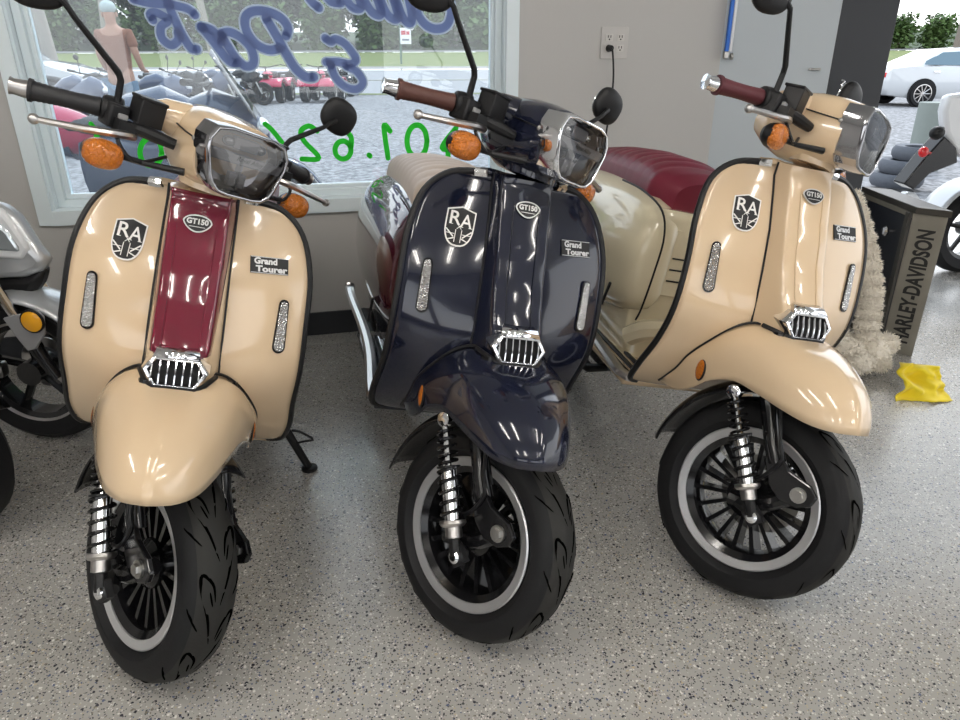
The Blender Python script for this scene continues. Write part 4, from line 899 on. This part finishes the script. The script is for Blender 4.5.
# ================================================================== box with the name, sheepskin, cloth
A = V((1.808, 2.676, 0)); B = V((1.722, 2.762, 0)); C = V((1.752, 3.22, 0)); D = A+(C-B)
BOXM = mat('brown_grey_metal', (.20, .185, .155), .42, metal=.2); vary(BOXM, (.27, .255, .22), 6, .3, .7)
FRM = mat('dark_case_frame', (.045, .042, .036), .4)
bx = empty('display_case', B); tag(bx, 'dark metal case with the motorcycle maker name in tall letters up its narrow side', 'case')
def q3(p, z): return V((p.x-B.x, p.y-B.y, z))
hB = .585
m = MB(); m.loft([[q3(p, 0) for p in (A, B, C, D)], [q3(p, hB) for p in (A, B, C, D)]]); m.build('case_body', BOXM, bx, smooth=0, bevel=.003)
m = MB(); g = .018; ex = lambda p, k: q3(p, 0)+k
c0 = (A+B+C+D)/4
m.loft([[V((p.x-B.x, p.y-B.y, z))+(p-c0).normalized()*.016 for p in (A, B, C, D)] for z in (hB+.0, hB+.026)]); m.build('case_lid', FRM, bx, smooth=0, bevel=.003)
nL = V(((C-B).y*-1, (C-B).x, 0)).normalized(); nL = nL if nL.x < 0 else -nL
def pan(a0, a1, z0, z1, o, t, name, matl, parent):
    d_ = (C-B); m = MB(); q = [B+d_*a0+nL*o, B+d_*a1+nL*o, B+d_*a1+nL*(o+t), B+d_*a0+nL*(o+t)]
    m.loft([[q3(p, z) for p in q] for z in (z0, z1)]); return m.build(name, matl, parent, smooth=0, bevel=.002)
pnl = pan(.0, 1, 0.03, hB-.02, .0, .004, 'side_panel', mat('black_navy_panel', (.006, .008, .016), .35), bx)
pan(0, .07, 0, hB, .003, .012, 'panel_post', FRM, bx); pan(.93, 1., 0, hB, .003, .012, 'panel_post', FRM, bx); pan(.07, .93, 0, .04, .003, .012, 'panel_rail', FRM, bx)
kd = ray(892, 231); o = V((0, 0, H)); kp = o+kd*((B-o).dot(nL)/kd.dot(nL))-B
m = MB(); m.lathe([(0, -.002), (.008, 0), (.008, .018), (.018, .021), (.021, .029), (.014, .037), (0, .038)], kp, nL, 20); m.build('knob', CHROME, bx)
Uz = V((0, 0, 1)); Wt = (B-A).normalized(); fc = (A+B)/2-B+V((0, 0, .30))
m = MB(); text(m, 'HARLEY-DAVIDSON', fc+V((0, 0, -.012)), Uz, Wt, .475, .064, .0012, bold=.035); tag(m.build('case_lettering', mat('black_lettering', (.012, .012, .012), .5), bx, recalc=False, smooth=0), 'black block capitals running upwards')
# sheepskin
SK = mat('sheepskin', (.80, .74, .64), .85, sheen=.4)
def fleece():
    T_ = MB(); rnd = random.Random(3); blobs = []
    P = cr_spline([at(853, 200, 2.74), at(860, 222, 2.68), at(868, 255, 2.62), at(871, 290, 2.56), at(868, 318, 2.53), at(866, 345, 2.50)], 14)
    for i, p in enumerate(P): blobs.append((p, V((.030+.0012*i, .035, .034))))
    for px, py, Y, r in ((850, 350, 2.50, .06), (872, 352, 2.50, .065), (886, 343, 2.57, .045), (838, 338, 2.60, .05), (878, 362, 2.47, .042), (860, 362, 2.44, .05), (842, 352, 2.50, .04)):
        p = at(px, py, Y); p.z = max(p.z, .035); blobs.append((p, V((r*1.0, r*1.0, min(r*.8, p.z)))))
    for p, r in blobs: T_.ell(p, r, None, 14, 9)
    for p, r in blobs:
        n_ = 620
        for k in range(n_):
            z = rnd.uniform(-.85, 1); a = rnd.uniform(0, 2*pi); q = sqrt(1-z*z); d = V((q*cos(a), q*sin(a), z)); s = p+V((d.x*r.x, d.y*r.y, d.z*r.z))
            if s.z < .004: continue
            L = rnd.uniform(.008, .019); w_ = V((rnd.uniform(-1, 1), rnd.uniform(-1, 1), rnd.uniform(-1, 1))).normalized()
            dd = (d+w_*.55+V((0, 0, -.35))).normalized(); s2 = s+dd*L*.55; e = s2+(dd+w_*1.1).normalized()*L*.5; e.z = max(e.z, .002); s2.z = max(s2.z, .002)
            t = d.cross(w_).normalized()*.0019; k0 = len(T_.v)
            T_.v += [s-t, s+t, s2+t, s2-t, e]; T_.f += [[k0, k0+1, k0+2, k0+3], [k0+3, k0+2, k0+4]]; T_.m += [0, 0]
    return T_.build('sheepskin', SK, smooth=0, recalc=False)
tag(fleece(), 'shaggy cream sheepskin draped down the case and heaped on the floor', 'sheepskin')
# yellow cloth
YEL = mat('yellow_cloth', (.80, .62, .012), .8, sheen=.3, bump=(300, .3, .001)); m = MB(); rows = []
c_tl = at(899, 362, 2.40); c_tr = at(936, 366, 2.40); c_bl = on_z(899, 401, .004); c_br = on_z(955, 401, .004); 
for i in range(25):
    u = i/24; row = []
    for j in range(25):
        v = j/24; p = (c_tl*(1-u)+c_tr*u)*(1-v)+(c_bl*(1-u)+c_br*u)*v
        f_ = sin(u*9+v*2.5)*.010+sin(u*4-v*7)*.008+noise.noise(V((u*4, v*4, 3)))*.035
        p = p+V((0, -1, .35))*f_*1.5*(1-.4*v)+V((.012*sin(v*6+1)*u-.01*sin(v*8), 0, 0)); p.z = max(p.z, .004); row.append(p)
    rows.append(row)
m.grid(rows); tag(m.build('cleaning_cloth', YEL, solid=.003, smooth=60), 'crumpled yellow cleaning cloth on the floor at the foot of the case', 'cloth')

# ================================================================== outdoors
def gz(y):
    return interp([0, 29, 40, 45, 60, 75, 120], [-.03, -.03, .62, 1.02, 1.85, 2.7, 5.2], y)
def strip_ground(name, y0, y1, matl, dz=0, n_=20, x0=-110, x1=110, label=None):
    m = MB(); m.grid([[V((x0+(x1-x0)*i/24, y0+(y1-y0)*j/n_, gz(y0+(y1-y0)*j/n_)+dz)) for i in range(25)] for j in range(n_+1)]); return struct(m.build(name, matl, smooth=60))
m = MB(); m.loft([[V((-110, wy(-110) if False else 2, -.25)), V((110, 2, -.25)), V((110, 29, -.25)), V((-110, 29, -.25))], [V((-110, 2, -.03)), V((110, 2, -.03)), V((110, 29, -.03)), V((-110, 29, -.03))]]); struct(m.build('ground', GRAVEL, smooth=0))
strip_ground('road', 29, 40.5, ASPH); strip_ground('kerb', 40.5, 42, CURB, .05); strip_ground('verge', 42, 57, GRASS); strip_ground('path', 57, 60, CURB, .02); strip_ground('bank', 60, 120, mat('undergrowth', (.03, .055, .02), .9))
m = MB(); m.grid([[V((x_, 27.8+1.1*j+.4*sin(x_*.5), -.02)) for x_ in range(-60, 20)] for j in range(2)]); struct(m.build('grass_strip', GRASS))
# white road lines
m = MB(); m.box((0, 34.5, gz(34.5)+.01), (200, .15, .01)); struct(m.build('road_line', mat('road_paint', (.4, .38, .2), .8)))
def tree_proto(h, cr, base, leafm, trunk, n_, rs):
    rnd = random.Random(rs); T_ = empty('tree'); m = MB()
    m.tube([V((0, 0, -.3)), V((rnd.uniform(-.2, .2), 0, h*.5)), V((rnd.uniform(-.4, .4), 0, h*.9))], [.16, .11, .04], 8)
    for k in range(7):
        a = rnd.uniform(0, 6.28); z = h*rnd.uniform(.3, .8); m.tube([V((0, 0, z)), V((cos(a)*cr*.6, sin(a)*cr*.7, z+h*.12))], [.05, .02], 5)
    m.build('trunk', trunk, T_)
    m = MB()
    cl = [V((max(-cr*.6, min(cr*.6, rnd.gauss(0, cr*.45))), max(-cr*.6, min(cr*.6, rnd.gauss(0, cr*.45))), rnd.uniform(base, h))) for _ in range(30)]
    for k in range(n_):
        c = rnd.choice(cl); s = .9+.0*cr; p = c+V([max(-.9, min(.9, rnd.gauss(0, .55))) for _ in range(3)])
        a = V((rnd.uniform(-1, 1), rnd.uniform(-1, 1), rnd.uniform(-.6, .6))).normalized(); b = a.cross(V((rnd.uniform(-1, 1), rnd.uniform(-1, 1), 1))).normalized(); r = rnd.uniform(.20, .42)
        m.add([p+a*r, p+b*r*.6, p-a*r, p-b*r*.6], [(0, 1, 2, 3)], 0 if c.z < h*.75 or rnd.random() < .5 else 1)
    m.build('crown', leafm, T_, smooth=0, recalc=False); return T_
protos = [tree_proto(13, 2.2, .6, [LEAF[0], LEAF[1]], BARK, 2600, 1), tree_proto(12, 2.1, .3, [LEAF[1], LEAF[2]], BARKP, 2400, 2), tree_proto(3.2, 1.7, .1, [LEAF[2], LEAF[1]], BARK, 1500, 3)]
rnd = random.Random(11); used = [False]*3
def put_tree(kind, x_, y_, rz, s, lab):
    t = protos[kind] if not used[kind] else copy_tree(protos[kind]); used[kind] = True
    t.location = (x_, y_, gz(y_)); t.rotation_euler = (0, 0, rz); t.scale = (s,)*3
    tag(t, lab, 'tree' if kind < 2 else 'bush', 'woodland trees across the road' if kind < 2 else 'bushes across the road')
for i in range(36):
    r_ = i % 3; x_ = -54+5.2*(i//3)+1.73*r_; y_ = 67+5.4*r_; k = rnd.choice([0, 0, 1]); put_tree(k, x_, y_, rnd.uniform(0, 6), rnd.uniform(.95, 1.02), 'tall green woodland tree standing across the road')
for i in range(13):
    put_tree(2, -46+4.2*i, 61.2, rnd.uniform(0, 6), rnd.uniform(.80, .92), 'low leafy green bush at the edge of the wood across the road')
for i in range(6):
    put_tree(2, 30+2.9*i, 60, rnd.uniform(0, 6), .62, 'low leafy green bush at the edge of the wood across the road')
def pole(name, px, Y, w_, h_, matl, label, cat, tilt=0):
    b = at(px, 60, Y); m = MB(); m.tube([V((b.x, Y, gz(Y)-.2)), V((b.x+tilt, Y, h_))], [w_, w_*.85], 12); tag(m.build(name, matl), label, cat)
pole('utility_pole', 55, 19, .17, 7, BARKP, 'thick pale wooden pole beside the silver car outside the window', 'pole', -.5)
pole('birch_trunk', 214, 55, .28, 14, BARKP, 'slim pale tree trunk between the letters of the blue script', 'tree', -1.5)
pole('birch_trunk', 108, 58, .20, 14, BARKP, 'slim pale tree trunk left of the standing man', 'tree', 1.)
pole('utility_pole', 952, 24, .16, 6, BARK, 'brown wooden pole beyond the white car', 'pole', .35)
# roadside sign
s0 = at(401, 56, 44); sg_ = empty('roadside_sign', (s0.x, 44, gz(44))); tag(sg_, 'white roadside sign with red panel on a green post across the road', 'sign')
m = MB(); zt = at(405, 36, 44).z-gz(44); m.box((0, 0, zt/2+.2), (.10, .10, zt+1.2)); m.build('sign_post', mat('green_post', (.05, .12, .09), .6), sg_)
m = MB(); m.box((.32, -.06, zt), (.62, .05, .85)); sb_ = m.build('sign_board', mat('sign_white', (.75, .75, .78), .5), sg_)
m = MB(); m.box((.20, -.09, zt+.17), (.26, .02, .22)); m.box((.46, -.09, zt+.15), (.18, .02, .18)); m.build('sign_panel', mat('sign_red', (.5, .06, .08), .5), sb_)
m = MB(); m.box((.32, -.09, zt-.2), (.4, .02, .1)); m.build('sign_text_bar', mat('sign_grey', (.15, .16, .2), .5), sb_)
# cars
def car(loc, rz, paint, label, s=(1, 1, 1), suv=False):
    T = empty('car', loc, (0, 0, rz), label, 'car'); T.scale = s
    #      x     zbot  zbelt  ztop  wbelt wtop
    st_ = [(2.32, .40, .62, .63, .60, .50), (2.22, .28, .70, .72, .80, .70), (1.6, .22, .86, .90, .88, .74), (.95, .20, .93, .98, .90, .72), (.30, .20, .95, 1.36, .90, .62), (-.3, .20, .96, 1.45, .91, .64), (-1.0, .20, .98, 1.40, .91, .62), (-1.75, .22, .99, 1.05, .89, .66), (-2.25, .30, .93, .95, .80, .66), (-2.38, .42, .72, .74, .62, .5)]
    m = MB(); L = []
    for x_, zb, zl, zt, wl, wt in st_:
        L.append([V((x_, -wl*.9, zb)), V((x_, -wl, zb+.12)), V((x_, -wl, (zb+zl)/2+.05)), V((x_, -wl*.98, zl)), V((x_, -wt, zt-.04)), V((x_, -wt*.8, zt)), V((x_, wt*.8, zt)), V((x_, wt, zt-.04)), V((x_, wl*.98, zl)), V((x_, wl, (zb+zl)/2+.05)), V((x_, wl, zb+.12)), V((x_, wl*.9, zb))])
    m.loft(L); m.build('car_body', paint, T, smooth=45)
    for sg in (-1, 1):
        for pts in ([(.78, 1.0), (.30, 1.29), (-.12, 1.35), (-.12, 1.0)], [(-.2, 1.0), (-.2, 1.355), (-1.0, 1.32), (-1.45, 1.12), (-1.50, 1.03)]):
            P = [V((a, sg*(.905-(b-.96)*.56+.006), b)) for a, b in pts]; Q = [p+V((0, sg*.01, 0)) for p in P]; m = MB(); m.loft([P, Q]); m.build('side_window', GLD, T, smooth=0)
        for a in (-.15, -1.15): m = MB(); m.box((a, sg*.915, .86), (.16, .02, .03)); m.build('door_handle', CHROME, T)
    for x_ in (1.45, -1.42):
        for sg in (-1, 1):
            m = MB(); m.lathe([(0, -.0), (.37, 0), (.37, .02), (0, .02)], (x_, sg*.895, .33), (0, sg, 0), 28); m.build('wheel_arch', DARKIN, T)
            w_ = MB(); w_.lathe([(.23, -.1), (.31, -.1), (.325, -.05), (.325, .05), (.31, .1), (.23, .1)], (x_, sg*.85, .325), (0, 1, 0), 32, closed=True); wo_ = w_.build('car_tyre', RUBBER, T)
            w_ = MB(); w_.lathe([(.215, .0), (.235, 0), (.235, .025), (.215, .03)], (x_, sg*.93, .325), (0, sg, 0), 32, closed=True)
            for k in range(10): a = 2*pi*k/10; w_.tube([V((x_, sg*.94, .325)), V((x_+.22*cos(a), sg*.935, .325+.22*sin(a)))], .013, 5)
            w_.build('alloy_rim', SATIN if k % 2 else RIMM, wo_)
            w_ = MB(); w_.lathe([(0, 0), (.22, 0), (.22, .01), (0, .01)], (x_, sg*.90, .325), (0, sg, 0), 24); w_.build('brake_drum', REDF, wo_)
    m = MB(); m.box((-2.33, -.55, .78), (.08, .26, .12)); m.build('tail_lamp', REDL, T, bevel=.02); m = MB(); m.box((-2.33, .55, .78), (.08, .26, .12)); m.build('tail_lamp', REDL, T, bevel=.02)
    return T
cx = at(919, 95, 19.6).x
car((cx+1.42, 20.4, -.03), 0, CARW, 'white car with dark multi-spoke wheels parked outside the open doorway')
car((-11.1, 17.2, -.03), 0, CARS, 'pale silver car parked outside behind the standing man', (1.1, 1, 1.25))
# stack of tyres and concrete block
ty = on_z(903, 186); prev = None
for k in range(3):
    m = MB(); m.lathe([(.13, -.055), (.21, -.062), (.232, -.03), (.236, 0), (.232, .03), (.21, .062), (.13, .055)], (0, 0, 0), (0, 0, 1), 36, closed=True)
    o_ = m.build('loose_tyre', mat('grey_tyre', (.10, .11, .13), .7, bump=(90, .6, .01)), loc=(ty.x-.08+.06*k+(.04 if k == 2 else 0), ty.y, .035+.125*k+.032)); tag(o_, ['bottom tyre of the stack outside the doorway', 'middle tyre of the stack outside the doorway', 'top tyre of the stack outside the doorway'][k], 'tyre')
cbk = at(929, 135, 8.2); m = MB(); m.loft([[V((cbk.x+.17*cos(a), 8.2+.17*sin(a), z)) for a in [2*pi*j/20 for j in range(20)]] for z in (-.03, .70)])
tag(m.build('concrete_bollard', mat('green_grey_concrete', (.24, .27, .25), .8, bump=(25, .5, .01)), smooth=40), 'squat pale green-grey concrete post behind the tyre stack', 'bollard')
# parked motorcycles beyond the window
row = [(62, 11.2, -.15, NB), (92, 14.2, .1, GBLACK), (152, 12.7, .08, NB), (182, 16.6, -.05, GBLACK), (210, 19., .05, NB), (240, 21.2, 0, GBLACK)]
nm = ['dark blue motorcycle by the window edge in the outdoor row', 'black motorcycle left of the standing man in the outdoor row', 'dark blue motorcycle right of the standing man in the outdoor row', 'black motorcycle under the letters ts in the outdoor row', 'dark blue motorcycle under the letter a in the outdoor row', 'black motorcycle at the right end of the outdoor motorcycle row']
for (px, Y, r_, b_), lb in zip(row, nm): p = at(px, 80, Y); motorcycle((p.x+.6, Y, -.03), r_, b_, lb, group=None, screen=None)
for px, Y, r_, b_, lb in ((265, 22.3, -1.55, REDF, 'red quad bike leftmost of those parked outside'), (291, 25.8, -1.5, GBLACK, 'black quad bike between two red ones outside'), (318, 22.6, -1.6, REDF, 'red quad bike second from the right outside'), (338, 26.2, -1.55, GBLACK, 'black quad bike rightmost of those parked outside')):
    p = at(px, 80, Y); atv((p.x, Y, -.03), r_, b_, lb)
nb = at(216, 150, 4.15); T = motorcycle((nb.x+.30, 4.15, .03), radians(12), NB, 'dark motorcycle with smoked screen parked close outside the window', screen=SHADE, mirrors=False, tilt=0)
m = MB(); m.ell((-1.15, 0, .80), (.36, .17, .13), Matrix.Rotation(.25, 3, 'Y')); tag(m.build('tail_panel', REDF, T), 'red tail panel')
m = MB(); m.loft([[V((x_, .17*cos(a), z_+.2*sin(a))) for a in [2*pi*j/16 for j in range(16)]] for x_, z_ in ((-.25, .62), (-.6, .55), (-.95, .60))]); m.build('side_fairing', NB, T)

# ---- standing man seen from behind
pp = at(118, 60, 10.4); T = empty('person', (pp.x, 10.4, .0)); tag(T, 'person seen from behind in brown shirt, grey cap and blue shorts, standing outside', 'person')
SKIN = mat('skin', (.34, .18, .12), .6); SHIRT = mat('brown_shirt', (.20, .085, .05), .85); SHORT = mat('blue_shorts', (.10, .17, .25), .85); CAPM = mat('grey_cap', (.33, .40, .40), .8); SHOE = mat('dark_shoe', (.03, .03, .035), .6)
def skin(name, vs, es, rs, matl, parent, root=0, sub=2):
    me = bpy.data.meshes.new(name); me.from_pydata([tuple(v) for v in vs], es, []); me.materials.append(matl); o = bpy.data.objects.new(name, me); COL.objects.link(o); o.parent = parent
    md = o.modifiers.new('k', 'SKIN'); md.use_smooth_shade = True
    for i, r in enumerate(rs): me.skin_vertices[0].data[i].radius = r if isinstance(r, tuple) else (r, r)
    for i in range(len(rs)): me.skin_vertices[0].data[i].use_root = (i == root)
    s_ = o.modifiers.new('s', 'SUBSURF'); s_.levels = sub; s_.render_levels = sub; return o
vs = [(0, 0, .98), (0, .01, 1.15), (0, .02, 1.35), (0, .02, 1.50), (0, .0, 1.60), (0, -.01, 1.70), (0, -.01, 1.80)]; rs = [(.16, .12), (.15, .11), (.18, .12), (.14, .09), (.06, .06), (.08, .09), (.075, .085)]
es = [(i, i+1) for i in range(6)]
def chain(start, pts, rads):
    a = start
    for p, r in zip(pts, rads): vs.append(p); rs.append(r); es.append((a, len(vs)-1)); a = len(vs)-1
for sg in (-1, 1):
    chain(3, [(sg*.19, .02, 1.49), (sg*.25, .02, 1.24), (sg*.25, .14, 1.05), (sg*.22, .24, 1.03)], [.065, .05, .038, .03])
    h0 = len(vs)-1
    for k in range(4): chain(h0, [(sg*(.19+.02*k), .30, 1.02), (sg*(.185+.02*k), .335, .995)], [.010, .009])
    chain(h0, [(sg*.18, .27, 1.04), (sg*.165, .30, 1.05)], [.011, .009])
    chain(0, [(sg*.10, 0, .88), (sg*.11, .01, .52), (sg*.12, .0, .12), (sg*.12, .02, .05), (sg*.12, .16, .04)], [.095, .062, .04, .042, .03])
body = skin('body', vs, es, rs, SKIN, T)
sv = [(0, 0, .90), (0, .01, 1.12), (0, .02, 1.35), (0, .02, 1.50), (.19, .02, 1.49), (.245, .02, 1.30), (-.19, .02, 1.49), (-.245, .02, 1.30)]
skin('shirt', sv, [(0, 1), (1, 2), (2, 3), (3, 4), (4, 5), (3, 6), (6, 7)], [(.185, .14), (.175, .135), (.205, .145), (.15, .10), .085, .072, .085, .072], SHIRT, T)
sv = [(0, 0, .96), (.11, 0, .84), (.125, .01, .58), (-.11, 0, .84), (-.125, .01, .58)]
skin('shorts', sv, [(0, 1), (1, 2), (0, 3), (3, 4)], [(.185, .14), .115, .10, .115, .10], SHORT, T)
m = MB(); m.ell((0, -.01, 1.81), (.098, .112, .085)); m.ell((0, .12, 1.80), (.07, .07, .012)); m.build('cap', CAPM, T)
for sg in (-1, 1): m = MB(); m.ell((sg*.12, .06, .04), (.05, .14, .045)); m.build('shoe', SHOE, T)
for sg in (-1, 1): m = MB(); m.ell((sg*.095, 0, 1.72), (.015, .02, .032)); m.build('ear', SKIN, body)

# ================================================================== world and render
w = bpy.data.worlds.new('sky'); scene.world = w; w.use_nodes = True
n = w.node_tree.nodes; l = w.node_tree.links; bg = n['Background']
tc = n.new('ShaderNodeTexCoord'); sp_ = n.new('ShaderNodeSeparateXYZ'); cr_ = n.new('ShaderNodeValToRGB')
l.new(tc.outputs['Generated'], sp_.inputs[0]); l.new(sp_.outputs[2], cr_.inputs[0]); l.new(cr_.outputs[0], bg.inputs[0])
cr_.color_ramp.elements[0].color = (1, 1, 1, 1); cr_.color_ramp.elements[1].color = (.74, .86, 1, 1); cr_.color_ramp.elements[1].position = .8
bg.inputs[1].default_value = 2.3
sun = bpy.data.lights.new('sun', 'SUN'); sun.energy = 2.0; sun.angle = radians(9); suno = bpy.data.objects.new('sun', sun); COL.objects.link(suno); suno.rotation_euler = (V((-.35, -.75, -1.05)).to_track_quat('-Z', 'Y')).to_euler()
scene.view_settings.view_transform = 'Standard'; scene.view_settings.look = 'None'; scene.view_settings.gamma = 1; scene.view_settings.exposure = 0.
scene.cycles.use_denoising = True; scene.cycles.max_bounces = 8; scene.cycles.diffuse_bounces = 4; scene.cycles.glossy_bounces = 4; scene.cycles.transparent_max_bounces = 12
scene.cycles.sample_clamp_indirect = 6.
